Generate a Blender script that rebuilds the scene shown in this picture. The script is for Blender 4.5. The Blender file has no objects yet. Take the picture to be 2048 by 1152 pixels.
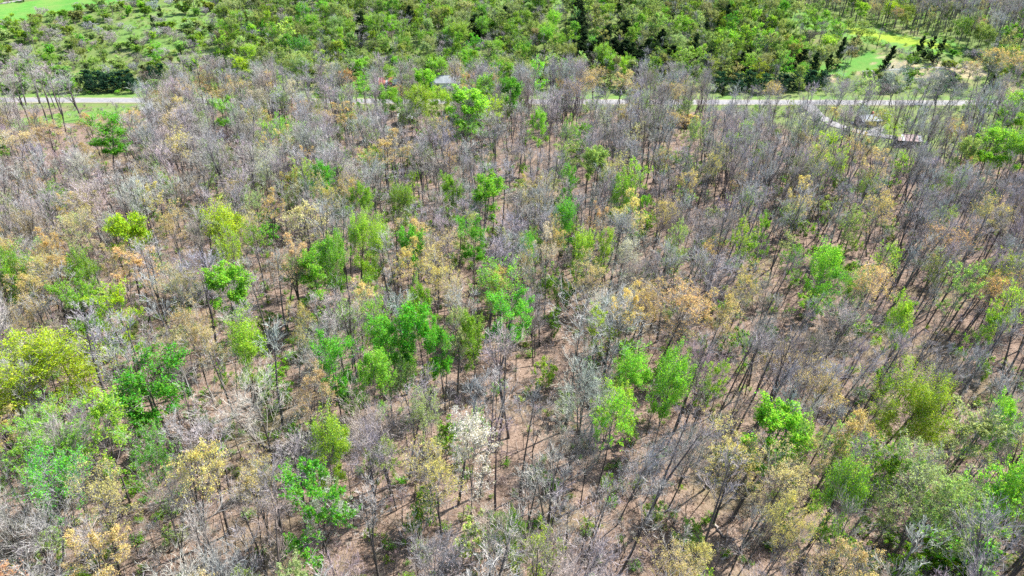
import bpy, math, random
import numpy as np
from mathutils import Vector

random.seed(7)
RNG = np.random.default_rng(11)
rad = math.radians

# ------------------------------------------------------------------ camera, sky, sun, exposure
scene = bpy.context.scene
CAM_H, PITCH, FPX = 72.0, rad(30.0), 2048 * 24.0 / 36.0
cam_d = bpy.data.cameras.new("camera")
cam_d.sensor_width = 36.0
cam_d.lens = 24.0
cam_d.clip_start = 0.5
cam_d.clip_end = 6000.0
cam = bpy.data.objects.new("camera", cam_d)
cam.location = (0, 0, CAM_H)
cam.rotation_euler = (rad(90) - PITCH, 0, 0)
scene.collection.objects.link(cam)
scene.camera = cam

SUN_AZ, SUN_EL = rad(30.0), rad(50.0)          # azimuth measured from +X (right) towards +Y (ahead)
sun_dir = Vector((math.cos(SUN_AZ) * math.cos(SUN_EL), math.sin(SUN_AZ) * math.cos(SUN_EL), math.sin(SUN_EL)))
world = bpy.data.worlds.new("World")
scene.world = world
world.use_nodes = True
wn = world.node_tree.nodes
sky = wn.new("ShaderNodeTexSky")
sky.sky_type = 'NISHITA'
sky.sun_disc = False
sky.sun_elevation = SUN_EL
sky.sun_rotation = rad(90) - SUN_AZ
world.node_tree.links.new(sky.outputs[0], wn["Background"].inputs[0])
wn["Background"].inputs[1].default_value = 0.135
sun_l = bpy.data.lights.new("sun", 'SUN')
sun_l.energy = 4.7
sun_l.angle = rad(0.5)
sun_l.color = (1.0, 0.955, 0.89)
sun = bpy.data.objects.new("sun", sun_l)
sun.rotation_euler = sun_dir.to_track_quat('Z', 'Y').to_euler()
sun.location = sun_dir * 400
scene.collection.objects.link(sun)
vs = scene.view_settings
vs.view_transform = 'Standard'
vs.look = 'None'
vs.exposure = 1.47
vs.gamma = 1.0
vs.use_curve_mapping = False
scene.cycles.max_bounces = 5
scene.cycles.diffuse_bounces = 3
scene.cycles.transmission_bounces = 4
scene.cycles.use_denoising = False

# ------------------------------------------------------------------ terrain and pixel helpers
def sstep(a, b, x):
    t = np.clip((x - a) / (b - a), 0, 1)
    return t * t * (3 - 2 * t)

def road_y(x):
    return 273.4 - 0.011 * x + 0.00001 * x * x

def terrain(x, y):
    x = np.asarray(x, float); y = np.asarray(y, float)
    ry = road_y(x)
    und = (1.6 * np.sin(x * 0.021 + 0.6) * np.cos(y * 0.027 + 0.3) + 0.9 * np.sin(x * 0.055 + y * 0.031)
           + 0.35 * np.sin(x * 0.13 - y * 0.11 + 1.0))
    und = und * sstep(8, 45, np.abs(y - ry))
    d = y - ry - 18
    hill = np.where(d > 0, 0.115 * d * sstep(0, 70, d), 0.0)
    hill = np.where(d > 330, 0.115 * 330 + 0.02 * (d - 330), hill)
    hill = hill * (1.0 + 0.12 * np.sin(x * 0.008 + 0.5))
    return und + hill

cP, sP = math.cos(PITCH), math.sin(PITCH)

def ray(u, v):
    a, b = (u - 1024.0), (576.0 - v)
    d = np.array([a, FPX * cP + b * sP, -FPX * sP + b * cP])
    return d / np.linalg.norm(d)

def hit(u, v, h=0.0):
    """where the pixel's ray meets the surface h metres above the ground"""
    d = ray(u, v)
    t = 20.0
    for _ in range(4000):
        p = np.array([0, 0, CAM_H]) + d * t
        g = p[2] - (float(terrain(p[0], p[1])) + h)
        if g < 0.02:
            break
        t += max(0.02, g * 0.6)
        if t > 1500:
            break
    return p

def project(x, y, z):
    dx, dy, dz = x, y, z - CAM_H
    depth = dy * cP - dz * sP
    return 1024 + FPX * dx / depth, 576 - FPX * (dy * sP + dz * cP) / depth, depth

def world_poly(pts):
    return np.array([hit(u, v)[:2] for u, v in pts])

def inside(poly, x, y):
    x = np.asarray(x, float); y = np.asarray(y, float)
    c = np.zeros(x.shape, bool)
    n = len(poly)
    for i in range(n):
        x1, y1 = poly[i]; x2, y2 = poly[(i + 1) % n]
        if y1 == y2:
            continue
        k = ((y1 > y) != (y2 > y)) & (x < (x2 - x1) * (y - y1) / (y2 - y1) + x1)
        c ^= k
    return c

POLY = {k: world_poly(p) for k, p in {
    'far_field': [(-60, 16), (60, 2), (140, -14), (300, -14), (240, 8), (150, 20), (80, 34), (-60, 62)],
    'top_field': [(850, -14), (1150, -14), (1146, 16), (1030, 15), (890, 11)],
    'ridge_meadow': [(1480, 4), (1560, 12), (1720, 50), (1820, 72), (1935, 92), (1920, 112), (1840, 104), (1700, 80), (1590, 52)],
    'yellow_strip': [(1696, 54), (1750, 62), (1830, 77), (1915, 94), (1908, 101), (1820, 90), (1740, 76), (1690, 66)],
    'clearing': [(1628, 150), (1640, 122), (1690, 114), (1745, 104), (1770, 112), (1790, 128), (1740, 142), (1690, 150)],
    'tan_bank': [(1745, 106), (1760, 104), (1790, 122), (1850, 128), (1960, 128), (1975, 150), (1900, 160), (1800, 146), (1690, 152), (1760, 140), (1775, 122)],
    'red_bank': [(1648, 152), (1675, 152), (1672, 163), (1645, 165)],
    'yard': [(1470, 211), (1700, 211), (2020, 211), (2040, 250), (1990, 300), (1860, 318), (1740, 300), (1640, 270), (1560, 258), (1480, 240)],
    'left_field': [(70, 232), (150, 221), (250, 212), (262, 222), (180, 240), (60, 252), (-80, 275), (-80, 250)],
    'meadow_gap': [(300, 8), (420, 0), (470, 40), (420, 90), (300, 120), (200, 70)],
}.items()}

# ------------------------------------------------------------------ material helpers
def new_mat(name):
    m = bpy.data.materials.new(name)
    m.use_nodes = True
    nt = m.node_tree
    nt.nodes.clear()
    return m, nt

def N(nt, t, **kw):
    n = nt.nodes.new(t)
    for k, v in kw.items():
        setattr(n, k, v)
    return n

def mixc(nt, fac, a, b, blend='MIX'):
    n = N(nt, 'ShaderNodeMix', data_type='RGBA', blend_type=blend)
    for s, v in ((0, fac), (6, a), (7, b)):
        if hasattr(v, 'is_output'):
            nt.links.new(v, n.inputs[s])
        else:
            n.inputs[s].default_value = v if s == 0 else (*v, 1)[:4]
    return n.outputs[2]

def noise(nt, scale, detail=3, rough=0.6, vec=None):
    n = N(nt, 'ShaderNodeTexNoise')
    n.inputs['Scale'].default_value = scale
    n.inputs['Detail'].default_value = detail
    n.inputs['Roughness'].default_value = rough
    if vec is not None:
        nt.links.new(vec, n.inputs['Vector'])
    return n.outputs['Fac']

def ramp(nt, src, a, b):
    n = N(nt, 'ShaderNodeMapRange')
    n.inputs[1].default_value = a
    n.inputs[2].default_value = b
    nt.links.new(src, n.inputs[0])
    return n.outputs[0]

def finish(nt, shader):
    o = N(nt, 'ShaderNodeOutputMaterial')
    nt.links.new(shader, o.inputs[0])

def tint_source(nt, stuff):
    if stuff:
        a = N(nt, 'ShaderNodeAttribute', attribute_type='INSTANCER', attribute_name='tint')
        return a.outputs['Color']
    return N(nt, 'ShaderNodeObjectInfo').outputs['Color']

def leaf_material(name, stuff):
    m, nt = new_mat(name)
    col = tint_source(nt, stuff)
    g = N(nt, 'ShaderNodeNewGeometry')
    hsv = N(nt, 'ShaderNodeHueSaturation')
    h = N(nt, 'ShaderNodeMapRange'); h.inputs[3].default_value = 0.465; h.inputs[4].default_value = 0.530
    v = N(nt, 'ShaderNodeMapRange'); v.inputs[3].default_value = 0.5; v.inputs[4].default_value = 1.45
    mul = N(nt, 'ShaderNodeMath', operation='MULTIPLY'); mul.inputs[1].default_value = 7.13
    fr = N(nt, 'ShaderNodeMath', operation='FRACT')
    nt.links.new(g.outputs['Random Per Island'], mul.inputs[0])
    nt.links.new(mul.outputs[0], fr.inputs[0])
    nt.links.new(fr.outputs[0], h.inputs[0])
    nt.links.new(g.outputs['Random Per Island'], v.inputs[0])
    nt.links.new(h.outputs[0], hsv.inputs['Hue'])
    nt.links.new(v.outputs[0], hsv.inputs['Value'])
    nt.links.new(col, hsv.inputs['Color'])
    d = N(nt, 'ShaderNodeBsdfDiffuse'); t = N(nt, 'ShaderNodeBsdfTranslucent')
    nt.links.new(hsv.outputs[0], d.inputs[0])
    tc = mixc(nt, 1.0, hsv.outputs[0], (1.15, 1.1, 0.6), 'MULTIPLY')
    nt.links.new(tc, t.inputs[0])
    mx = N(nt, 'ShaderNodeMixShader'); mx.inputs[0].default_value = 0.55
    nt.links.new(d.outputs[0], mx.inputs[1]); nt.links.new(t.outputs[0], mx.inputs[2])
    finish(nt, mx.outputs[0])
    return m

def bark_material(name, stuff):
    """tint colours the twigs; trunks are darker, blotched with pale lichen"""
    m, nt = new_mat(name)
    col = tint_source(nt, stuff)
    at = N(nt, 'ShaderNodeAttribute', attribute_name='twig')
    tc = N(nt, 'ShaderNodeTexCoord')
    mp = N(nt, 'ShaderNodeMapping'); mp.inputs['Scale'].default_value = (3, 3, 0.7)
    nt.links.new(tc.outputs['Object'], mp.inputs['Vector'])
    n1 = noise(nt, 1.6, 4, 0.65, mp.outputs[0])
    trunk_col = mixc(nt, ramp(nt, n1, 0.38, 0.68), (0.036, 0.029, 0.026), (0.105, 0.090, 0.080))
    trunk_col = mixc(nt, 0.13, trunk_col, col)
    c = mixc(nt, at.outputs['Fac'], trunk_col, col)
    d = N(nt, 'ShaderNodeBsdfDiffuse')
    nt.links.new(c, d.inputs[0])
    finish(nt, d.outputs[0])
    return m

def simple_material(name, a, b, scale=2.0, rough=0.7, metallic=0.0, stretch=(1, 1, 1)):
    m, nt = new_mat(name)
    tc = N(nt, 'ShaderNodeTexCoord')
    mp = N(nt, 'ShaderNodeMapping'); mp.inputs['Scale'].default_value = stretch
    nt.links.new(tc.outputs['Object'], mp.inputs['Vector'])
    n1 = noise(nt, scale, 5, 0.65, mp.outputs[0])
    c = mixc(nt, ramp(nt, n1, 0.35, 0.65), a, b)
    p = N(nt, 'ShaderNodeBsdfPrincipled')
    nt.links.new(c, p.inputs['Base Color'])
    p.inputs['Roughness'].default_value = rough
    p.inputs['Metallic'].default_value = metallic
    bp = N(nt, 'ShaderNodeBump'); bp.inputs['Strength'].default_value = 0.3
    nt.links.new(n1, bp.inputs['Height']); nt.links.new(bp.outputs[0], p.inputs['Normal'])
    finish(nt, p.outputs[0])
    return m

def ground_material():
    m, nt = new_mat('leaf_litter_and_grass')
    tc = N(nt, 'ShaderNodeTexCoord').outputs['Object']
    zone = N(nt, 'ShaderNodeAttribute', attribute_name='zone')
    zone2 = N(nt, 'ShaderNodeAttribute', attribute_name='zone_b')
    sep = N(nt, 'ShaderNodeSeparateColor'); nt.links.new(zone.outputs['Color'], sep.inputs[0])
    sep2 = N(nt, 'ShaderNodeSeparateColor'); nt.links.new(zone2.outputs['Color'], sep2.inputs[0])
    big, mid = noise(nt, 0.045, 4, 0.6, tc), noise(nt, 0.35, 5, 0.65, tc)
    fine, tiny = noise(nt, 2.2, 4, 0.75, tc), noise(nt, 9.0, 2, 0.7, tc)
    lit = mixc(nt, ramp(nt, mid, 0.36, 0.64), (0.095, 0.066, 0.049), (0.225, 0.165, 0.127))
    lit = mixc(nt, ramp(nt, fine, 0.42, 0.70), lit, (0.30, 0.225, 0.178))
    lit = mixc(nt, ramp(nt, tiny, 0.50, 0.64), lit, (0.070, 0.044, 0.032))
    lit = mixc(nt, ramp(nt, big, 0.54, 0.74), lit, (0.165, 0.145, 0.070))
    gr = mixc(nt, ramp(nt, mid, 0.35, 0.65), (0.070, 0.125, 0.028), (0.130, 0.180, 0.048))
    gr = mixc(nt, ramp(nt, fine, 0.45, 0.7), gr, (0.165, 0.19, 0.075))
    gr = mixc(nt, ramp(nt, big, 0.55, 0.72), gr, (0.20, 0.18, 0.095))
    gf = mixc(nt, ramp(nt, mid, 0.3, 0.7), (0.065, 0.20, 0.03), (0.105, 0.265, 0.045))
    gf = mixc(nt, ramp(nt, noise(nt, 0.09, 5, 0.7, tc), 0.42, 0.66), gf, (0.15, 0.24, 0.055))
    gf = mixc(nt, ramp(nt, tiny, 0.5, 0.7), gf, (0.055, 0.14, 0.025))
    ye = mixc(nt, ramp(nt, fine, 0.35, 0.65), (0.15, 0.25, 0.02), (0.25, 0.30, 0.03))
    di = mixc(nt, ramp(nt, mid, 0.35, 0.65), (0.30, 0.22, 0.14), (0.42, 0.33, 0.22))
    c = mixc(nt, sep.outputs[0], lit, gr)
    c = mixc(nt, sep.outputs[1], c, gf)
    c = mixc(nt, sep.outputs[2], c, ye)
    c = mixc(nt, sep2.outputs[0], c, di)
    d = N(nt, 'ShaderNodeBsdfPrincipled'); d.inputs['Roughness'].default_value = 0.95
    d.inputs['Specular IOR Level'].default_value = 0.1
    nt.links.new(c, d.inputs['Base Color'])
    bp = N(nt, 'ShaderNodeBump'); bp.inputs['Strength'].default_value = 0.6; bp.inputs['Distance'].default_value = 0.15
    nt.links.new(fine, bp.inputs['Height']); nt.links.new(bp.outputs[0], d.inputs['Normal'])
    finish(nt, d.outputs[0])
    return m

LEAF, LEAF_S = leaf_material('leaf', False), leaf_material('leaf_mass', True)
BARK, BARK_S = bark_material('bark', False), bark_material('bark_mass', True)

# ------------------------------------------------------------------ ground, road, drive
C = scene.collection

def tri_mesh(name, V, T, mat=None, attr=None, smooth=False):
    me = bpy.data.meshes.new(name)
    V = np.asarray(V, np.float32); T = np.asarray(T, np.int32)
    me.vertices.add(len(V)); me.vertices.foreach_set('co', V.ravel())
    me.loops.add(T.size); me.loops.foreach_set('vertex_index', T.ravel())
    k = T.shape[1]
    me.polygons.add(len(T)); me.polygons.foreach_set('loop_start', np.arange(0, T.size, k, dtype=np.int32))
    if attr is not None:
        a = me.attributes.new('twig', 'FLOAT', 'POINT'); a.data.foreach_set('value', np.asarray(attr, np.float32))
    me.update(calc_edges=True)
    if smooth:
        me.polygons.foreach_set('use_smooth', np.ones(len(T), bool))
    if mat:
        me.materials.append(mat)
    return me

def link(name, data, parent=None):
    o = bpy.data.objects.new(name, data)
    C.objects.link(o)
    if parent is not None:
        o.parent = parent
    return o

def tag(o, label, cat=None, group=None, kind=None):
    o['label'] = label
    if cat: o['category'] = cat
    if group: o['group'] = group
    if kind: o['kind'] = kind
    return o

def build_ground():
    xs = np.concatenate([np.linspace(-2600, -420, 24)[:-1], np.arange(-420, 420.1, 2.5), np.linspace(420, 2600, 24)[1:]])
    ys = np.concatenate([np.linspace(-900, 20, 12)[:-1], np.arange(20, 560, 2.0), np.linspace(560, 3600, 24)])
    X, Y = np.meshgrid(xs, ys)
    Z = terrain(X, Y)
    fine = (np.abs(X) < 420) & (Y > 20) & (Y < 560)
    Z = Z + np.where(fine, RNG.normal(0, 0.05, X.shape), 0) * sstep(5, 9, np.abs(Y - road_y(X)))
    V = np.stack([X, Y, Z], -1).reshape(-1, 3)
    ny, nx = X.shape
    i = (np.arange(ny - 1)[:, None] * nx + np.arange(nx - 1)[None]).ravel()
    F = np.stack([i, i + 1, i + 1 + nx, i + nx], -1)
    me = tri_mesh('ground', V, F, ground_material(), smooth=True)
    x, y = V[:, 0], V[:, 1]
    jx, jy = x + RNG.normal(0, 1.2, x.shape), y + RNG.normal(0, 2.0, y.shape)
    dr = y - road_y(x)
    grass = sstep(-16, -8, dr + RNG.normal(0, 2, x.shape)) * 1.0
    grass = np.maximum(grass, np.where(inside(POLY['yard'], jx, jy) | inside(POLY['left_field'], jx, jy), 0.9, 0))
    vivid = np.where(inside(POLY['far_field'], jx, jy), 1.0, 0)
    vivid = np.maximum(vivid, np.where(inside(POLY['clearing'], jx, jy), 0.9, 0))
    vivid = np.maximum(vivid, np.where(inside(POLY['ridge_meadow'], jx, jy), 0.75, 0))
    vivid = np.maximum(vivid, np.where(inside(POLY['top_field'], jx, jy), 0.45, 0))
    vivid = np.maximum(vivid, np.where(inside(POLY['meadow_gap'], jx, jy), 0.35, 0))
    vivid = np.maximum(vivid, np.where(inside(POLY['left_field'], jx, jy), 0.5, 0))
    vivid = np.maximum(vivid, np.where((np.abs(dr) < 11) & (dr > 0), 0.45, 0))
    yel = np.where(inside(POLY['yellow_strip'], jx, jy), 0.95, 0)
    dirt = np.where(inside(POLY['tan_bank'], jx, jy), 0.7, 0)
    dirt = np.maximum(dirt, np.where(inside(POLY['red_bank'], jx, jy), 0.9, 0))
    for nm, (r, g, b) in (('zone', (grass, vivid, yel)), ('zone_b', (dirt, dirt * 0, dirt * 0))):
        a = me.color_attributes.new(nm, 'FLOAT_COLOR', 'POINT')
        a.data.foreach_set('color', np.stack([r, g, b, np.ones_like(r)], -1).astype(np.float32).ravel())
    o = link('ground', me)
    tag(o, 'rolling ground of tan leaf litter, grassy beyond the road', kind='structure')

def ribbon(name, path, width, lift, mat, seg=3.0, rough=0.0):
    path = np.array(path, float)
    pts = [path[0]]
    for a, b in zip(path[:-1], path[1:]):
        n = max(1, int(np.linalg.norm(b - a) / seg))
        pts += [a + (b - a) * k / n for k in range(1, n + 1)]
    P = np.array(pts)
    for _ in range(3):
        P[1:-1] = (P[:-2] + P[1:-1] * 2 + P[2:]) / 4
    T = np.gradient(P, axis=0); T /= np.linalg.norm(T, axis=1)[:, None]
    Nn = np.stack([-T[:, 1], T[:, 0]], -1)
    rows = []
    for k in np.linspace(-0.5, 0.5, 5):
        w = width * (1 + (RNG.normal(0, rough, len(P)) if abs(k) == 0.5 else 0))
        q = P + Nn * (k * w)[:, None] if np.ndim(w) else P + Nn * k * w
        z = terrain(q[:, 0], q[:, 1]) + lift + 0.06 * (1 - (2 * k) ** 2)
        rows.append(np.column_stack([q, z]))
    V = np.stack(rows, 1).reshape(-1, 3)
    n, m = len(P), 5
    i = (np.arange(n - 1)[:, None] * m + np.arange(m - 1)[None]).ravel()
    F = np.stack([i, i + 1, i + 1 + m, i + m], -1)[:, ::-1]
    return link(name, tri_mesh(name, V, F, mat, smooth=True))

build_ground()
asphalt = simple_material('bleached_asphalt', (0.16, 0.157, 0.157), (0.23, 0.222, 0.218), 0.6, 0.9)
gravel = simple_material('pale_gravel', (0.18, 0.175, 0.17), (0.25, 0.24, 0.23), 1.5, 0.95)
RX = np.arange(-900, 901, 12.0)
tag(ribbon('road_shoulder', np.column_stack([RX, road_y(RX)]), 8.6, 0.10, simple_material('shoulder', (0.26, 0.22, 0.16), (0.20, 0.22, 0.10), 0.8, 0.95), rough=0.05),
    'narrow gravelly verge along both edges of the road', kind='structure')
tag(ribbon('road', np.column_stack([RX, road_y(RX)]), 6.4, 0.15, asphalt), 'pale grey country road crossing the valley', kind='structure')
DRIVE = [hit(*p)[:2] for p in ((1612, 207), (1625, 220), (1645, 236), (1672, 252), (1705, 262), (1745, 268), (1790, 276))]
tag(ribbon('driveway', DRIVE, 5.0, 0.16, gravel, 2.0, 0.12), 'pale gravel driveway curving off the road into the yard', kind='structure')
tag(ribbon('gravel_loop', [hit(*p)[:2] for p in ((1700, 246), (1722, 250), (1752, 248), (1762, 256), (1745, 266))], 3.6, 0.17, gravel, 2.0, 0.12),
    'pale gravel spur beside the yard house', kind='structure')
tag(ribbon('field_track', [hit(*p)[:2] for p in ((-40, 12), (0, 7), (40, 1), (80, -8))], 4.0, 0.1, gravel, 2.0, 0.1),
    'pale farm track at the edge of the far field', kind='structure')
tag(ribbon('bank_track', [hit(*p)[:2] for p in ((1725, 143), (1765, 142), (1815, 138), (1880, 135), (1935, 134))], 1.6, 0.1, gravel, 2.0, 0.2),
    'thin pale track below the tan bank', kind='structure')

# ------------------------------------------------------------------ tree prototypes
def norm(a):
    return a / np.maximum(np.linalg.norm(a, axis=-1, keepdims=True), 1e-9)

def poly_from(rng, S, D, L, n, gnarl, trop):
    B = len(S)
    P = np.zeros((B, n, 3)); P[:, 0] = S
    d = norm(D); step = (L / (n - 1))[:, None]
    for k in range(1, n):
        P[:, k] = P[:, k - 1] + d * step
        d = d + rng.normal(0, gnarl, (B, 3)); d[:, 2] += trop
        d = norm(d)
    return P

def offshoots(rng, P, L, R, cnt, t0, t1, ang, ratio, n, gnarl, up, trop, rr=0.55):
    B, m = P.shape[:2]
    idx = np.repeat(np.arange(B), cnt)
    t = rng.uniform(t0, t1, len(idx))
    s = np.minimum(t * (m - 1), m - 1.001); i = s.astype(int); f = (s - i)[:, None]
    S = P[idx, i] * (1 - f) + P[idx, i + 1] * f
    pd = norm(P[idx, i + 1] - P[idx, i])
    v = rng.normal(0, 1, pd.shape); v -= (v * pd).sum(1, keepdims=True) * pd; v = norm(v)
    a = np.radians(rng.normal(ang, ang * 0.22, len(idx)))[:, None]
    D = np.cos(a) * pd + np.sin(a) * v
    D[:, 2] += up
    l = L[idx] * ratio * (1.2 - 0.6 * t) * rng.uniform(0.65, 1.25, len(idx))
    r = R[idx] * (1 - 0.7 * t) * rr
    return poly_from(rng, S, D, l, n, gnarl, trop), l, r

def tubes(P, R, k, taper, tw):
    """P (B,n,3), R (B,) base radii -> verts, tris, twig value"""
    B, n = P.shape[:2]
    d = norm(P[:, -1] - P[:, 0])
    ref = np.where(np.abs(d[:, 2:3]) > 0.9, np.array([[1.0, 0, 0]]), np.array([[0, 0, 1.0]]))
    a = norm(np.cross(d, ref)); b = np.cross(d, a)
    t = np.linspace(0, 1, n)
    rr = R[:, None] * (1 - (1 - taper) * t)[None]
    th = np.arange(k) * 2 * math.pi / k
    ring = (np.cos(th)[None, None, :, None] * a[:, None, None] + np.sin(th)[None, None, :, None] * b[:, None, None])
    V = (P[:, :, None] + rr[:, :, None, None] * ring).reshape(-1, 3)
    bi, si, ki = np.meshgrid(np.arange(B), np.arange(n - 1), np.arange(k), indexing='ij')
    q = bi * n * k + si * k
    v0, v1 = q + ki, q + (ki + 1) % k
    T = np.concatenate([np.stack([v0, v1, v1 + k], -1).reshape(-1, 3), np.stack([v0, v1 + k, v0 + k], -1).reshape(-1, 3)])
    return V, T, np.full(len(V), tw)

def strips(rng, P, w, tw):
    """flat tapering twigs"""
    B, n = P.shape[:2]
    d = norm(P[:, -1] - P[:, 0])
    v = rng.normal(0, 1, d.shape); a = norm(np.cross(d, v))
    ww = (w[:, None] * (1 - 0.6 * np.linspace(0, 1, n))[None])[:, :, None] * a[:, None]
    V = np.stack([P - ww, P + ww], 2).reshape(-1, 3)
    bi, si = np.meshgrid(np.arange(B), np.arange(n - 1), indexing='ij')
    q = (bi * n + si) * 2
    T = np.concatenate([np.stack([q, q + 1, q + 3], -1).reshape(-1, 3), np.stack([q, q + 3, q + 2], -1).reshape(-1, 3)])
    return V, T, np.full(len(V), tw)

def join(parts):
    V, T, A, o = [], [], [], 0
    for v, t, a in parts:
        V.append(v); T.append(t + o); A.append(a); o += len(v)
    return np.concatenate(V), np.concatenate(T), np.concatenate(A)

def leaf_quads(rng, c, size, flat=0.5):
    B = len(c)
    n = rng.normal(0, 1, (B, 3)); n[:, 2] = np.abs(n[:, 2]) * 1.0 + flat; n = norm(n)
    a = norm(np.cross(n, rng.normal(0, 1, (B, 3)))); b = np.cross(n, a)
    s = (size * rng.uniform(0.6, 1.35, B))[:, None]
    V = np.stack([c - a * s * 0.55, c - b * s * 0.36 + n * s * 0.08, c + a * s * 0.55, c + b * s * 0.36 + n * s * 0.08], 1).reshape(-1, 3)
    q = np.arange(B) * 4
    T = np.concatenate([np.stack([q, q + 1, q + 2], -1), np.stack([q, q + 2, q + 3], -1)])
    return V, T, np.zeros(len(V))

def along(rng, P, count):
    B, n = P.shape[:2]
    i = rng.integers(0, B, count)
    s = rng.uniform(0.15, n - 1.001, count); k = s.astype(int); f = (s - k)[:, None]
    return P[i, k] * (1 - f) + P[i, k + 1] * f

PROTO = {}

def make_tree(key, seed, H=19.0, crad=3.6, bole=0.45, limbs=15, fork=1, forkang=14, form='bare', leaves=0, lsize=0.3,
              el=(28, 66), n2=6, n3=5, n4=4, tw=0.020, girth=0.0105, stems=0, top_only=0.0, gn=0.10, shape=0.75):
    rng = np.random.default_rng(seed)
    r0 = H * girth
    if stems:                                          # multi-stemmed bush
        az = rng.uniform(0, 2 * math.pi, stems); e = np.radians(rng.uniform(42, 80, stems))
        D = np.stack([np.cos(az) * np.cos(e), np.sin(az) * np.cos(e), np.sin(e)], -1)
        TP = poly_from(rng, rng.normal(0, 0.12, (stems, 3)) * [1, 1, 0], D, rng.uniform(0.75, 1.05, stems) * H, 8, 0.08, 0.03)
        TL = np.full(stems, H * 0.9); TR = np.full(stems, r0)
    else:
        TP = poly_from(rng, np.array([[0, 0, -0.25]]), np.array([[rng.normal(0, .03), rng.normal(0, .03), 1]]), np.array([H * 0.96]), 12, 0.022, 0.05)
        TL = np.array([H]); TR = np.array([r0])
        if fork > 1:
            FP, FL, FR = offshoots(rng, TP, TL, TR, fork - 1, 0.28, 0.46, forkang, 0.62, 12, 0.04, 0.25, 0.06, rr=1.0)
            TP = np.concatenate([TP, FP]); TL = np.concatenate([TL, FL]); TR = np.concatenate([TR, FR])
    L1, LL, LR = [], [], []
    for j in range(len(TP)):
        P = TP[j]
        cnt = limbs if j == 0 or stems else max(6, int(limbs * 0.6))
        b = bole if (j == 0 and not stems) else (0.2 if stems else 0.28)
        t = np.sort(rng.uniform(0, 1, cnt)) ** 0.9
        tt = b + (1 - b) * t
        s = np.minimum(tt * (len(P) - 1), len(P) - 1.001); i = s.astype(int); f = (s - i)[:, None]
        S = P[i] * (1 - f) + P[i + 1] * f
        az = np.arange(cnt) * 2.4 + rng.normal(0, 0.5, cnt)
        e = np.radians(el[0] + (el[1] - el[0]) * t + rng.normal(0, 7, cnt))
        D = np.stack([np.cos(az) * np.cos(e), np.sin(az) * np.cos(e), np.sin(e)], -1)
        env = np.sin(math.pi * (0.24 + 0.70 * t)) ** shape
        l = crad * (1.25 if stems == 0 else 0.8) * env * rng.uniform(0.75, 1.2, cnt) / np.maximum(np.cos(e), 0.45) * 0.9
        L1.append(poly_from(rng, S, D, l, 6, gn, 0.07)); LL.append(l); LR.append(TR[j] * (1 - 0.72 * tt) * 0.52)
    P1, l1, r1 = np.concatenate(L1), np.concatenate(LL), np.concatenate(LR)
    P2, l2, r2 = offshoots(rng, P1, l1, r1, n2, 0.22, 1.0, 36, 0.58, 5, 0.08, 0.16, 0.06)
    P3, l3, r3 = offshoots(rng, P2, l2, r2, n3, 0.2, 1.0, 34, 0.62, 4, 0.08, 0.14, 0.05)
    bark = [tubes(TP, TR, 7, 0.22, 0.0), tubes(P1, np.maximum(r1, 0.03), 4, 0.35, 0.22)]
    w2, w3 = np.maximum(r2, tw * 1.25), np.maximum(r3, tw)
    twigs = [tubes(P2, w2, 3, 0.45, 0.6), strips(rng, P3, w3, 1.0)]
    if form in ('bare', 'bud', 'sparse'):
        P4, l4, r4 = offshoots(rng, P3, l3, r3, n4, 0.15, 1.0, 32, 0.62, 3, 0.10, 0.10, 0.03)
        twigs.append(strips(rng, P4, np.full(len(P4), tw * 0.72), 1.0))
    if form == 'bare':
        V, T, A = join(bark); W, U, Bt = join(twigs)
        crown = ('bark', W, U, Bt)
    else:
        V, T, A = join(bark + twigs)
        if form == 'bud':
            tip = P4[:, -1]
            if top_only:
                lo, hi = np.percentile(tip[:, 2], [3, 99])
                pr = np.clip((tip[:, 2] - lo) / (hi - lo), 0, 1) ** top_only
                tip = tip[rng.uniform(0, 1, len(tip)) < pr]
            k = rng.integers(0, len(tip), leaves)
            c = tip[k] + rng.normal(0, 0.14, (leaves, 3))
        elif form == 'sparse':
            c = along(rng, P4, leaves) + rng.normal(0, 0.12, (leaves, 3))
        else:
            n_a = int(leaves * 0.75)
            c = np.concatenate([along(rng, P3, n_a), along(rng, P2, leaves - n_a)]) + rng.normal(0, 0.045 * crad + 0.08, (leaves, 3))
        W, U, Bt = leaf_quads(rng, c, lsize)
        crown = ('leaf', W, U, Bt)
    put_proto(key, (V, T, A), crown, H, crad)

def put_proto(key, trunk, crown, H, crad):
    V, T, A = trunk
    kind, W, U, Bt = crown
    tm = tri_mesh('trunk', V, T, BARK, A)
    cm = tri_mesh('crown', W, U, BARK if kind == 'bark' else LEAF, Bt)
    # measured crown radius
    r = np.percentile(np.hypot(W[:, 0], W[:, 1]), 82)
    top = np.percentile(np.concatenate([V[:, 2], W[:, 2]]), 99.8)
    zc = np.median(W[:, 2])
    # one mesh with both materials for the uncountable masses
    jm = tri_mesh('tree_mass', np.concatenate([V, W]), np.concatenate([T, U + len(V)]), None, np.concatenate([A, Bt]))
    jm.materials.append(BARK_S); jm.materials.append(LEAF_S if kind == 'leaf' else BARK_S)
    jm.polygons.foreach_set('material_index', np.concatenate([np.zeros(len(T), np.int32), np.ones(len(U), np.int32)]))
    PROTO[key] = dict(trunk=tm, crown=cm, H=float(top), r=float(r), zc=float(zc), mass=jm, kind=kind, tris=len(T) + len(U))

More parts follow.
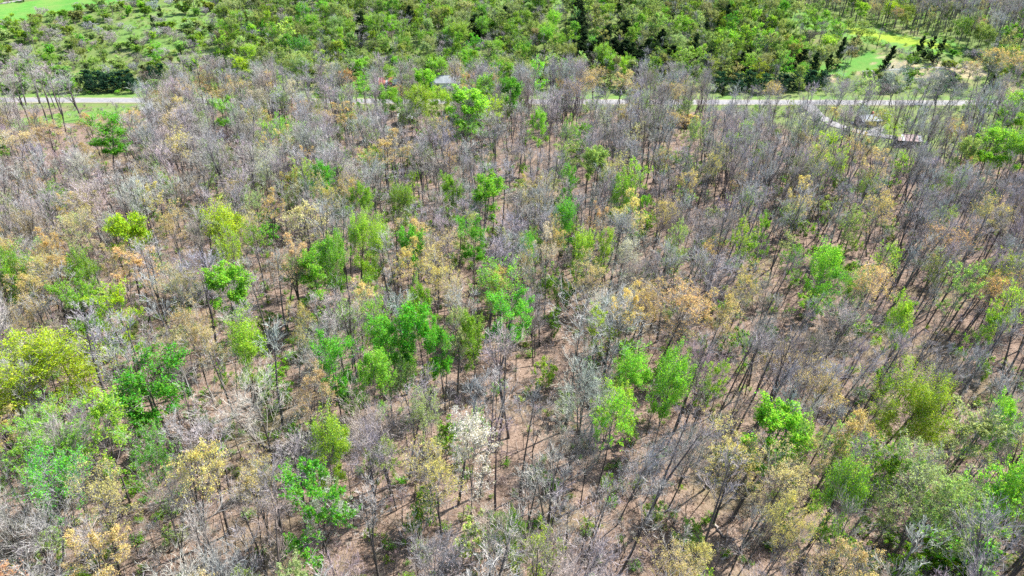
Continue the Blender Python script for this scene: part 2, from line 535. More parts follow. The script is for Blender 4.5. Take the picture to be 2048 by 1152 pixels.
def make_conifer(key, seed, H, r, n, rounded=0.0):
    rng = np.random.default_rng(seed)
    TP = poly_from(rng, np.array([[0, 0, -0.2]]), np.array([[0, 0, 1.0]]), np.array([H]), 8, 0.01, 0.05)
    whorl = int(H * 7)
    t = rng.uniform(0.06, 0.98, whorl)
    S = np.stack([np.interp(t, np.linspace(0, 1, 8), TP[0, :, k]) for k in range(3)], -1)
    az = rng.uniform(0, 6.28, whorl)
    prof = (1 - t) ** (0.9 - 0.4 * rounded) * np.minimum(1, t * 6) ** 0.5
    D = np.stack([np.cos(az), np.sin(az), rng.normal(0.35, 0.15, whorl)], -1)
    l = r * (0.15 + prof) * rng.uniform(0.75, 1.15, whorl)
    P1 = poly_from(rng, S, D, l, 5, 0.10, 0.05)
    P2, l2, r2 = offshoots(rng, P1, l, np.full(whorl, .03), 4, 0.2, 1.0, 45, 0.42, 3, 0.1, 0.05, 0.02)
    c = np.concatenate([along(rng, P1, n // 3), along(rng, P2, n - n // 3)]) + rng.normal(0, 0.10, (n, 3))
    W, U, Bt = leaf_quads(rng, c, 0.30, 0.3)
    put_proto(key, join([tubes(TP, np.array([H * 0.014]), 7, 0.2, 0.0), tubes(P1, np.full(whorl, 0.03), 3, 0.4, 0.2)]), ('leaf', W, U, Bt), H, r)

# bare woodland trees
for k, (H, cr, bo, li, fk, fa) in enumerate([(20, 2.1, .60, 12, 1, 0), (21, 1.8, .66, 10, 1, 0), (19, 2.3, .54, 11, 2, 12), (20, 1.9, .62, 11, 1, 0),
                                             (18, 2.4, .50, 11, 3, 14), (21, 2.2, .62, 11, 2, 10)]):
    make_tree(f'bare{k}', 100 + k, H, cr, bo, li, fk, fa, 'bare', el=(36, 70), n2=5, n3=4, n4=3, tw=0.0175, girth=0.0115)
for k, (H, cr, bo, li, fk, fa) in enumerate([(19, 6.4, .30, 17, 3, 24), (18, 5.8, .34, 17, 2, 22), (20, 6.2, .36, 16, 4, 22)]):
    make_tree(f'spread{k}', 130 + k, H, cr, bo, li, fk, fa, 'bare', el=(24, 62), n2=6, n3=4, n4=4, tw=0.0185, girth=0.016)
for k, (H, cr, bo, li, fk) in enumerate([(11, 1.2, .42, 9, 1), (9, 1.1, .35, 9, 1), (13, 1.3, .52, 9, 1), (10, 1.4, .35, 9, 2)]):
    make_tree(f'sapling{k}', 160 + k, H, cr, bo, li, fk, 14, 'bare', n2=4, n3=3, n4=3, girth=0.0095, tw=0.017)
# leafed trees
for k, (H, cr, bo, li, fk, lv) in enumerate([(18, 3.4, .55, 17, 1, 12000), (17, 3.6, .54, 17, 2, 12000), (19, 3.2, .58, 17, 1, 11000), (16, 3.8, .52, 17, 2, 12000), (18, 2.7, .52, 16, 1, 10000)]):
    make_tree(f'leafy{k}', 200 + k, H, cr, bo, li, fk, 16, 'dense', lv, 0.25, n2=7, n3=5, shape=0.6, el=(14, 62))
for k, (H, cr, bo, li, fk, lv) in enumerate([(18, 3.3, .46, 14, 1, 5200), (17, 3.6, .44, 14, 2, 5600), (19, 3.0, .48, 14, 1, 4600), (16, 3.8, .42, 15, 2, 5400)]):
    make_tree(f'airy{k}', 230 + k, H, cr, bo, li, fk, 18, 'sparse', lv, 0.24, n2=5, n3=5, n4=3, tw=0.018)
# budding tan trees
for k, (H, cr, bo, li, fk, lv) in enumerate([(18, 3.3, .52, 14, 2, 5600), (19, 3.0, .55, 14, 1, 5000), (17, 3.6, .50, 14, 3, 5800), (18, 2.8, .56, 13, 2, 4400)]):
    make_tree(f'bud{k}', 260 + k, H, cr, bo, li, fk, 18, 'bud', lv, 0.165, n2=5, n3=5, n4=3, top_only=0.6, tw=0.018, girth=0.0125)
make_tree('tiered0', 250, 19, 4.2, .22, 15, 1, 0, 'sparse', 9500, 0.27, el=(8, 50), n2=6, n3=5, n4=3, shape=0.5)
make_tree('big0', 251, 18, 5.6, .46, 19, 3, 24, 'dense', 26000, 0.25, n2=7, n3=5, shape=0.55, el=(12, 60))
make_tree('bigairy0', 252, 18, 6.0, .40, 18, 3, 24, 'sparse', 17000, 0.22, n2=6, n3=5, n4=3, el=(12, 60))
make_tree('blossom0', 290, 17, 3.4, .35, 15, 2, 14, 'bud', 7000, 0.22, n2=6, n3=5, n4=3, top_only=0.15)
make_tree('blossom1', 291, 18, 4.6, .36, 16, 3, 20, 'bud', 3600, 0.18, n2=6, n3=5, n4=3, top_only=1.2)
# slender far trees, bushes, evergreens, brush
for k, (H, cr, lv) in enumerate([(13, 2.4, 3400), (12, 2.8, 3800), (14, 2.2, 3200)]):
    make_tree(f'slim{k}', 300 + k, H, cr, .22, 14, 1, 0, 'dense', lv, 0.34, n2=6, n3=4, shape=0.5)
for k, (H, st, lv) in enumerate([(4.6, 7, 3200), (4.0, 6, 2800), (5.4, 8, 3400)]):
    make_tree(f'bush{k}', 320 + k, H, 1.7, .2, 7, 1, 0, 'dense', lv, 0.34, n2=5, n3=4, stems=st, girth=0.012)
for k, (H, st, lv) in enumerate([(5.0, 3, 1500), (6.0, 3, 1700)]):
    make_tree(f'understory{k}', 340 + k, H, 2.0, .3, 8, 1, 0, 'sparse', lv, 0.26, n2=4, n3=4, n4=3, stems=st, girth=0.008, el=(5, 40))
for k, (H, st) in enumerate([(4.2, 8), (5.0, 9)]):
    make_tree(f'greybush{k}', 350 + k, H, 1.5, .2, 6, 1, 0, 'bare', n2=5, n3=4, n4=3, stems=st, girth=0.010, tw=0.02)
for k, (H, st) in enumerate([(1.6, 5), (2.1, 6), (1.2, 4)]):
    make_tree(f'brush{k}', 360 + k, H, 0.9, .2, 4, 1, 0, 'bare', n2=3, n3=3, n4=2, stems=st, girth=0.006, tw=0.012)
make_tree('sprig0', 370, 1.6, 0.9, .2, 4, 1, 0, 'dense', 260, 0.17, n2=3, n3=2, stems=4, girth=0.006, tw=0.012)
make_tree('sprig1', 371, 1.0, 0.9, .2, 4, 1, 0, 'dense', 220, 0.16, n2=3, n3=2, stems=5, girth=0.006, tw=0.012)
make_conifer('cedar0', 380, 8.0, 2.6, 4600)
make_conifer('cedar1', 381, 10.0, 3.0, 5200)
make_conifer('pine0', 382, 9.0, 3.2, 5200, 1.0)

# ------------------------------------------------------------------ what grows where
TINT = {
    'green': (0.235, 0.50, 0.05), 'emerald': (0.140, 0.43, 0.042), 'lime': (0.37, 0.55, 0.035), 'yellowgreen': (0.31, 0.51, 0.05),
    'tan': (0.52, 0.45, 0.23), 'orange': (0.55, 0.435, 0.20), 'straw': (0.57, 0.50, 0.19), 'white': (0.66, 0.65, 0.63), 'cream': (0.52, 0.50, 0.44),
    'pale': (0.36, 0.46, 0.19), 'fresh': (0.30, 0.44, 0.12), 'moss': (0.20, 0.39, 0.04), 'dark': (0.030, 0.060, 0.030), 'teal': (0.036, 0.095, 0.060),
}
COLOUR_WORD = {'green': 'bright green', 'emerald': 'deep green', 'lime': 'lime yellow', 'yellowgreen': 'yellow-green', 'tan': 'tan', 'orange': 'orange-tan',
               'straw': 'straw yellow', 'white': 'white', 'cream': 'creamy white', 'pale': 'pale green', 'fresh': 'fresh green', 'moss': 'mossy green',
               'dark': 'dark green', 'teal': 'blue-green'}
TWIG = {'grey': (0.40, 0.38, 0.355), 'lilac': (0.41, 0.37, 0.36), 'pale_grey': (0.47, 0.45, 0.425), 'brown': (0.34, 0.29, 0.245)}

def jitter(c, s=0.12):
    k = 1 + RNG.normal(0, s)
    return tuple(max(0.005, v * k * (1 + RNG.normal(0, s * 0.5))) for v in c)

CLEAR = []        # crowns the photograph shows unhidden: (u, v, half-width, distance)
TREES = []        # every plant: dict(x, y, kind, proto, H, r, tint, twig, lean ...)

def lean_at(x, y):
    """trees on this slope lean towards +X, more so on the east side"""
    u = project(x, y, float(terrain(x, y)) + 8)[0]
    base = 2.0 + 8.0 * float(sstep(900, 1500, u))
    return base + RNG.normal(0, 4.2), RNG.normal(0, 3.2)

def add(x, y, kind, proto, H, r, tint=None, twig='grey', lean=None, hero=None, colour=None):
    lx, ly = lean if lean is not None else lean_at(x, y)
    TREES.append(dict(x=float(x), y=float(y), kind=kind, proto=proto, H=H, r=r, tint=tint, twig=jitter(TWIG[twig], 0.10), lx=lx, ly=ly,
                      rz=RNG.uniform(0, 6.283), hero=hero, colour=colour, twigname=twig))

FORMS = {'leafy': ['leafy0', 'leafy1', 'leafy2', 'leafy3', 'leafy4'], 'airy': ['airy0', 'airy1', 'airy2', 'airy3'], 'bud': ['bud0', 'bud1', 'bud2', 'bud3'],
         'bare': [f'bare{k}' for k in range(6)], 'spread': ['spread0', 'spread1', 'spread2'], 'sapling': [f'sapling{k}' for k in range(4)],
         'slim': ['slim0', 'slim1', 'slim2'], 'bush': ['bush0', 'bush1', 'bush2'], 'understory': ['understory0', 'understory1'],
         'greybush': ['greybush0', 'greybush1'], 'cedar': ['cedar0', 'cedar1'], 'pine': ['pine0'], 'blossom': ['blossom0'], 'haze': ['blossom1'], 'tiered': ['tiered0'], 'big': ['big0'], 'bigairy': ['bigairy0']}

def pick(form):
    return FORMS[form][int(RNG.integers(len(FORMS[form])))]

def seen_tree(u, v, ru, form, colour, H=19.0, hero=None, rv=None, twig='grey', kind=None, proto=None):
    """place a plant so that the middle of its crown shows at pixel (u, v) with half-width ru; it stands on the ground below"""
    p = proto or pick(form)
    q = PROTO[p]
    zc = q['zc'] / q['H'] * H
    P = hit(u, v, zc)
    CLEAR.append((u, v, ru, P[1]))
    lx, ly = lean_at(P[0], P[1])
    x = P[0] - math.tan(rad(lx)) * zc * 0.9
    y = P[1] - math.tan(rad(ly)) * zc * 0.9
    _, _, depth = project(P[0], P[1], P[2])
    r = 0.9 * ru * depth / FPX
    s = (r / q['r']) / (H / q['H'])
    s = min(max(s, 0.5), 1.7)
    r = s * q['r'] * H / q['H']
    kind = kind or {'leafy': 'green_tree', 'airy': 'sparse_green_tree', 'bud': 'budding_tree', 'bare': 'bare_tree', 'spread': 'bare_tree', 'slim': 'slender_green_tree',
                    'bush': 'bush', 'understory': 'understory_shrub', 'greybush': 'bare_bush', 'cedar': 'cedar_tree', 'pine': 'pine_tree', 'blossom': 'blossoming_tree',
                    'haze': 'blossoming_tree', 'tiered': 'sparse_green_tree', 'big': 'green_tree', 'bigairy': 'sparse_green_tree', 'sapling': 'sapling'}[form]
    add(x, y, kind, p, H, r, jitter(TINT[colour], 0.07) if colour else None, twig, (lx, ly), hero, colour)

HERO = {  # landmarks: short noun used in other labels -> (u, v, ru, form, colour, H, full label)
    'the white-flowering tree': (945, 885, 46, 'blossom', 'white', 18, 'slender tree covered in white blossom among leafless trunks'),
    'the great lime-yellow tree': (95, 735, 96, 'big', 'lime', 19, 'great spreading lime-yellow tree, the widest lime crown in the woods'),
    'the open emerald tree': (640, 1030, 74, 'tiered', 'emerald', 20, 'tall open-crowned tree with tiers of vivid green leaves'),
    'the ash-grey spreading tree': (520, 800, 88, 'spread', None, 19, 'big leafless tree with a broad ash-grey crown and forked trunk'),
    'the pale forked tree': (1228, 635, 84, 'spread', None, 20, 'big pale leafless tree forking low into spreading limbs'),
    'the orange-tan oak': (1362, 600, 66, 'bud', 'orange', 21, 'broad orange-tan budding tree on leaning dark trunks'),
    'the broad fresh-green tree': (1822, 812, 72, 'big', 'yellowgreen', 18, 'broad fresh yellow-green tree on a leaning dark trunk'),
    'the great pale-green tree': (1870, 985, 105, 'bigairy', 'pale', 19, 'great wide pale-green tree with airy crown and grey limbs'),
    'the lone dark-leaved tree': (216, 276, 54, 'leafy', 'emerald', 20, 'lone dark-leaved open tree among lilac bare crowns below the road'),
    'the pale hazy tree': (172, 385, 52, 'haze', 'cream', 18, 'tree with a hazy creamy-white crown between bare trees'),
    'the tall narrow green tree': (1131, 432, 25, 'leafy', 'emerald', 19, 'tall narrow deep-green tree with a pointed crown'),
    'the round green tree': (625, 537, 48, 'leafy', 'green', 17, 'round-topped bright green tree on a straight dark trunk'),
    'the domed emerald tree': (1010, 652, 42, 'leafy', 'emerald', 18, 'domed vivid emerald tree above straight trunks'),
    'the dark green parasol tree': (312, 782, 66, 'leafy', 'emerald', 17, 'flat-topped deep green tree shaped like a parasol'),
    'the golden tan tree': (1462, 895, 62, 'bud', 'straw', 18, 'golden-tan budding tree with a rounded bushy crown'),
    'the roadside giant': (940, 203, 46, 'leafy', 'green', 22, 'very tall bright green tree between the huts and the road'),
}
for noun, (u, v, ru, form, col, H, lab) in HERO.items():
    seen_tree(u, v, ru, form, col, H, (noun, lab), twig='pale_grey' if form in ('spread', 'blossom', 'haze') else 'grey')

SEEN = [
    # deep and bright greens of the middle wood
    (770, 676, 44, 'leafy', 'emerald'), (832, 645, 40, 'leafy', 'emerald'), (676, 745, 40, 'leafy', 'emerald'), (742, 745, 36, 'leafy', 'green'),
    (880, 712, 29, 'leafy', 'emerald'), (1258, 738, 38, 'leafy', 'green'), (1345, 762, 38, 'leafy', 'green'), (1562, 865, 60, 'leafy', 'green'),
    (490, 690, 36, 'leafy', 'yellowgreen'), (745, 640, 30, 'airy', 'green'), (997, 565, 50, 'airy', 'green'), (940, 490, 27, 'leafy', 'emerald'),
    (1055, 497, 20, 'leafy', 'emerald'), (1165, 497, 23, 'leafy', 'yellowgreen'), (1200, 516, 18, 'leafy', 'yellowgreen'), (828, 484, 26, 'leafy', 'emerald'),
    (716, 468, 19, 'leafy', 'yellowgreen'), (752, 484, 22, 'leafy', 'yellowgreen'), (664, 515, 15, 'leafy', 'green'), (462, 568, 42, 'leafy', 'green'),
    (248, 458, 40, 'leafy', 'lime'), (442, 452, 40, 'leafy', 'lime'), (460, 490, 28, 'airy', 'lime'), (165, 545, 28, 'leafy', 'moss'),
    (165, 632, 36, 'leafy', 'moss'), (242, 630, 44, 'airy', 'lime'), (642, 352, 22, 'leafy', 'emerald'), (970, 382, 33, 'leafy', 'green'),
    (1132, 376, 15, 'leafy', 'emerald'), (1195, 318, 27, 'leafy', 'fresh'), (1142, 322, 30, 'airy', 'fresh'), (1268, 350, 24, 'airy', 'yellowgreen'),
    (1245, 385, 26, 'leafy', 'moss'), (718, 398, 25, 'leafy', 'moss'), (800, 404, 24, 'leafy', 'moss'), (897, 378, 25, 'leafy', 'moss'),
    (447, 234, 22, 'leafy', 'green'), (1650, 528, 27, 'leafy', 'green'), (1655, 568, 22, 'airy', 'emerald'), (1480, 472, 22, 'airy', 'yellowgreen'),
    (1525, 470, 22, 'airy', 'moss'), (1392, 262, 24, 'airy', 'fresh'), (1132, 260, 18, 'airy', 'green'), (1076, 245, 17, 'leafy', 'green'),
    (1800, 633, 26, 'leafy', 'yellowgreen'), (2022, 620, 34, 'airy', 'yellowgreen'), (1935, 562, 32, 'airy', 'fresh'), (2000, 840, 32, 'leafy', 'green'),
    (1985, 300, 38, 'leafy', 'green'), (2035, 290, 32, 'leafy', 'green'), (1935, 298, 20, 'leafy', 'fresh'), (2030, 225, 34, 'leafy', 'green'),
    (1965, 985, 55, 'airy', 'green'), (2035, 970, 45, 'leafy', 'green'), (1935, 885, 66, 'airy', 'pale'), (1880, 1010, 60, 'airy', 'fresh'), (1760, 960, 60, 'airy', 'moss'),
    (1690, 975, 28, 'leafy', 'moss'), (80, 880, 85, 'bigairy', 'green'), (205, 862, 52, 'airy', 'yellowgreen'), (95, 960, 60, 'airy', 'emerald'),
    (300, 895, 45, 'airy', 'emerald'), (660, 885, 36, 'leafy', 'yellowgreen'), (30, 545, 30, 'leafy', 'moss'), (1645, 300, 22, 'airy', 'lime'), (1672, 318, 20, 'airy', 'yellowgreen'),
    (1225, 835, 45, 'airy', 'green'), (850, 830, 34, 'airy', 'pale'), (895, 670, 28, 'airy', 'pale'), (1430, 760, 24, 'airy', 'yellowgreen'), (1360, 490, 20, 'airy', 'fresh'),
    (1600, 880, 25, 'airy', 'fresh'), (560, 265, 22, 'airy', 'green'), (940, 660, 18, 'leafy', 'moss'), (845, 605, 18, 'leafy', 'moss'), (1700, 450, 30, 'airy', 'fresh'),
    # roadside row of greens
    (850, 160, 24, 'leafy', 'green', 20), (835, 195, 26, 'leafy', 'yellowgreen', 20), (785, 195, 26, 'leafy', 'green', 18), (965, 175, 24, 'leafy', 'green', 20), (1025, 178, 22, 'leafy', 'emerald', 20),
    (885, 198, 22, 'leafy', 'yellowgreen', 16), (728, 172, 26, 'airy', 'green', 18), (990, 222, 26, 'airy', 'lime', 18), (930, 250, 30, 'airy', 'green', 16), (1080, 160, 16, 'slim', 'green'),
    # tan and orange crowns
    (1440, 615, 40, 'bud', 'orange'), (1300, 600, 34, 'bud', 'orange'), (1560, 945, 58, 'bud', 'tan'), (1600, 900, 42, 'bud', 'tan'), (1572, 1015, 32, 'bud', 'straw'), (1595, 1060, 26, 'bud', 'straw'),
    (1690, 1110, 58, 'bud', 'tan'), (205, 975, 62, 'bud', 'straw'), (200, 1085, 66, 'bud', 'straw'), (412, 930, 62, 'bud', 'straw'), (870, 930, 56, 'bud', 'straw'), (405, 688, 46, 'bud', 'tan'),
    (376, 648, 34, 'bud', 'orange'), (880, 500, 38, 'bud', 'tan'), (808, 520, 40, 'bud', 'straw'), (870, 540, 36, 'bud', 'straw'), (903, 578, 34, 'bud', 'tan'), (345, 443, 30, 'bud', 'orange'),
    (158, 445, 44, 'bud', 'tan'), (268, 540, 54, 'bud', 'orange'), (108, 545, 44, 'bud', 'orange'), (358, 558, 40, 'bud', 'tan'), (40, 580, 40, 'bud', 'straw'), (622, 440, 52, 'bud', 'tan'),
    (650, 385, 26, 'bud', 'straw'), (1272, 424, 42, 'bud', 'straw'), (1180, 540, 36, 'bud', 'tan'), (1100, 490, 28, 'bud', 'cream'), (1106, 464, 24, 'bud', 'orange'), (1050, 525, 22, 'bud', 'orange'),
    (1430, 318, 20, 'bud', 'straw'), (1765, 408, 28, 'bud', 'straw'), (1985, 418, 34, 'bud', 'straw'), (1755, 332, 28, 'bud', 'tan'), (1650, 768, 46, 'bud', 'orange'), (1500, 560, 34, 'bud', 'straw'),
    (765, 296, 48, 'bud', 'orange'), (690, 228, 40, 'bud', 'orange'), (180, 238, 26, 'bud', 'orange', 15), (90, 262, 50, 'bud', 'tan', 15), (30, 275, 40, 'bud', 'tan', 15), (590, 640, 30, 'bud', 'straw'),
    (410, 165, 24, 'bud', 'orange', 14), (440, 188, 28, 'bud', 'straw', 15), (1350, 235, 22, 'bud', 'orange', 12), (1362, 236, 20, 'bush', 'orange', 5), (1390, 238, 14, 'bush', 'orange', 4), (2000, 112, 34, 'bud', 'orange'), (2040, 118, 30, 'bud', 'orange'),
    (1950, 128, 20, 'bud', 'orange', 10), (1770, 228, 22, 'bud', 'lime', 12), (1785, 258, 24, 'bud', 'lime', 12), (1670, 222, 16, 'bud', 'straw', 12), (45, 640, 30, 'bud', 'orange'), (1405, 1115, 40, 'bud', 'straw', 10),
    (1190, 150, 26, 'bud', 'orange', 16), (1245, 160, 24, 'bud', 'tan', 16), (1610, 390, 26, 'bud', 'straw'), (1330, 420, 22, 'bud', 'straw'), (1250, 150, 20, 'bud', 'tan', 16), (1545, 172, 22, 'bud', 'straw', 14),
    # understory greens
    (842, 1015, 36, 'understory', 'moss', 7), (838, 1050, 26, 'understory', 'moss', 5), (1075, 752, 36, 'understory', 'yellowgreen', 7), (1910, 1100, 60, 'bush', 'moss', 6), (1115, 590, 16, 'understory', 'moss', 10),
    (1112, 650, 22, 'understory', 'moss', 8), (1112, 560, 14, 'understory', 'moss', 10), (260, 955, 44, 'understory', 'moss', 6), (520, 640, 26, 'understory', 'moss', 6), (438, 757, 20, 'understory', 'moss', 6),
    (1720, 650, 40, 'understory', 'moss', 6), (1640, 610, 34, 'understory', 'moss', 5), (1320, 1020, 30, 'understory', 'fresh', 4), (345, 1075, 26, 'understory', 'fresh', 4), (545, 460, 26, 'understory', 'emerald', 6),
    (1740, 860, 34, 'understory', 'moss', 6), (1580, 560, 24, 'understory', 'moss', 5), (590, 700, 20, 'understory', 'moss', 5), (1970, 740, 30, 'understory', 'moss', 6), (1300, 440, 24, 'understory', 'moss', 5),
]
for e in SEEN:
    u, v, ru, form, col = e[:5]
    seen_tree(u, v, ru, form, col, e[5] if len(e) > 5 else 19 + RNG.normal(0, 1.0))
for e in [(172, 840, 40), (1430, 535, 60), (1180, 785, 62), (340, 372, 50), (400, 328, 46), (1690, 640, 60), (745, 900, 45), (1290, 930, 50), (330, 1000, 60), (60, 1070, 80),
          (1100, 205, 36), (800, 218, 26), (1150, 195, 30), (560, 200, 34), (1680, 175, 30), (870, 1110, 60), (1390, 900, 50), (1060, 610, 40), (640, 720, 50), (1180, 890, 40),
          (1870, 150, 26, 'roadside'), (1800, 150, 26), (1910, 175, 26), (1570, 190, 22), (1060, 190, 20), (960, 430, 36), (870, 330, 36), (1020, 300, 34)]:
    seen_tree(e[0], e[1], e[2], 'spread', None, 18.5 + RNG.normal(0, 1), twig='pale_grey' if RNG.uniform() < 0.55 else 'lilac')

for (u, v, ru) in [(18, 128, 24), (58, 122, 22), (72, 150, 22), (100, 140, 24), (130, 150, 24), (30, 165, 22), (112, 168, 18), (148, 165, 18), (8, 150, 22), (1860, 165, 22), (1905, 160, 24), (1840, 180, 18)]:
    seen_tree(u, v, ru, 'bare', None, 20 + RNG.normal(0, 1), twig='lilac' if RNG.uniform() < .5 else 'grey')

# far side of the road: evergreens and big shapes
for (u, v, ru) in [(172, 158, 14), (196, 160, 16), (214, 164, 16), (232, 162, 16), (252, 158, 16), (182, 166, 10), (262, 166, 10), (305, 150, 12), (322, 145, 12),
                   (1440, 162, 14), (1475, 165, 18), (1500, 160, 16), (1530, 166, 16), (1562, 164, 16), (1592, 162, 16), (1618, 158, 18), (1645, 160, 12), (1775, 165, 14), (1895, 160, 14), (1880, 172, 12)]:
    seen_tree(u, v, ru, 'pine', 'teal', 8.0)
for (u, v, ru) in [(1130, 104, 10), (1146, 100, 11), (1160, 108, 12), (1176, 102, 12), (1192, 98, 11), (1210, 104, 10), (1228, 96, 10), (1246, 100, 11), (1262, 106, 10), (1278, 110, 11), (1298, 104, 10), (1310, 100, 9),
                   (1156, 12, 7), (1160, 28, 8), (1163, 46, 8), (1162, 66, 8), (1165, 84, 9), (950, 50, 9), (1010, 38, 8), (965, 48, 9), (885, 30, 7), (820, 34, 8), (725, 46, 9), (1160, 4, 7),
                   (1280, 128, 12), (1250, 58, 9), (1215, 70, 8), (1480, 128, 10), (1600, 122, 14), (1628, 130, 9), (1655, 134, 9), (1682, 100, 7), (1780, 116, 9), (1860, 92, 8), (1878, 100, 8), (1838, 96, 7),
                   (1495, 115, 9), (1390, 90, 8), (1452, 30, 9), (1342, 112, 10), (1320, 80, 8), (1420, 120, 9)]:
    seen_tree(u, v, ru * (1.6 if u < 1350 else 1.15), 'cedar', 'dark', 12.5 + RNG.normal(0, 1))
for (u, v, ru, col) in [(1727, 14, 22, 'yellowgreen'), (1782, 12, 18, 'lime'), (1225, 122, 22, 'green'), (1240, 128, 18, 'yellowgreen'), (870, 128, 30, 'green'), (500, 100, 34, 'yellowgreen'), (480, 125, 26, 'lime'),
                        (600, 115, 34, 'fresh'), (680, 90, 30, 'green'), (780, 50, 22, 'green'), (620, 40, 30, 'green'), (1970, 60, 22, 'fresh'), (1460, 70, 22, 'green'), (1540, 70, 24, 'green'), (1655, 80, 18, 'yellowgreen'),
                        (1590, 90, 20, 'green'), (1380, 50, 26, 'green'), (1010, 130, 30, 'fresh'), (940, 110, 26, 'green'), (720, 130, 28, 'green')]:
    seen_tree(u, v, ru, 'leafy', col, 13)

# open ground and roofs that nothing tall stands in front of
for (u, v, r) in [(30, 14, 18), (80, 12, 18), (130, 8, 18), (180, 6, 16), (930, 4, 14), (990, 6, 14), (1050, 7, 14), (1110, 7, 12), (1705, 60, 20), (1740, 68, 20), (1775, 76, 20), (1810, 84, 20), (1845, 90, 18), (1885, 97, 18), (1660, 45, 18), (1610, 30, 18), (1690, 130, 26), (1735, 122, 22), (1890, 148, 24),
                  (778, 165, 11), (895, 165, 10), (815, 238, 9), (1660, 246, 6), (1740, 266, 8),
                  (130, 232, 22), (200, 222, 18), (100, 240, 20), (220, 202, 20), (270, 202, 14), (170, 202, 14)]:
    CLEAR.append((u, v, r, 1e6))

# ------------------------------------------------------------------ fill the wood and the hillside
class Grid:
    def __init__(s, cell): s.c, s.d = cell, {}
    def near(s, x, y, r):
        k = int(math.ceil(r / s.c)); i, j = int(x // s.c), int(y // s.c)
        for a in range(i - k, i + k + 1):
            for b in range(j - k, j + k + 1):
                for (px, py) in s.d.get((a, b), ()):
                    if (px - x) ** 2 + (py - y) ** 2 < r * r:
                        return True
        return False
    def put(s, x, y): s.d.setdefault((int(x // s.c), int(y // s.c)), []).append((x, y))

grid = Grid(4.0)
for t in TREES:
    grid.put(t['x'], t['y'])
DRIVE_A = np.array(DRIVE)
BUILT = [hit(u, v)[:2] for (u, v) in ((765, 172), (790, 172), (900, 172), (815, 240), (903, 238), (1732, 247), (1812, 283), (1772, 232))]

def blocked(x, y):
    if abs(y - road_y(x)) < 7.0:
        return True
    if np.min(np.hypot(DRIVE_A[:, 0] - x, DRIVE_A[:, 1] - y)) < 4.0:
        return True
    return any(math.hypot(b[0] - x, b[1] - y) < 6 for b in BUILT)

def pick_one(pairs):
    r = RNG.uniform() * sum(w for w, _ in pairs)
    for w, k in pairs:
        r -= w
        if r <= 0:
            return k
    return pairs[-1][1]

def fill(n, xr, yr, rule):
    for _ in range(n):
        y = RNG.uniform(*yr)
        x = RNG.uniform(-1, 1) * xr(y)
        rule(x, y)

def hides(x, y, H, r):
    zc = float(terrain(x, y)) + 0.72 * H
    u, v, d = project(x, y, zc)
    m = r * FPX / d
    for (cu, cv, cr, cy) in CLEAR:
        if y < cy - 1 and abs(u - cu) < 0.75 * cr + 0.5 * m and abs(v - cv) < 0.75 * cr + 0.8 * m:
            return True
    return False

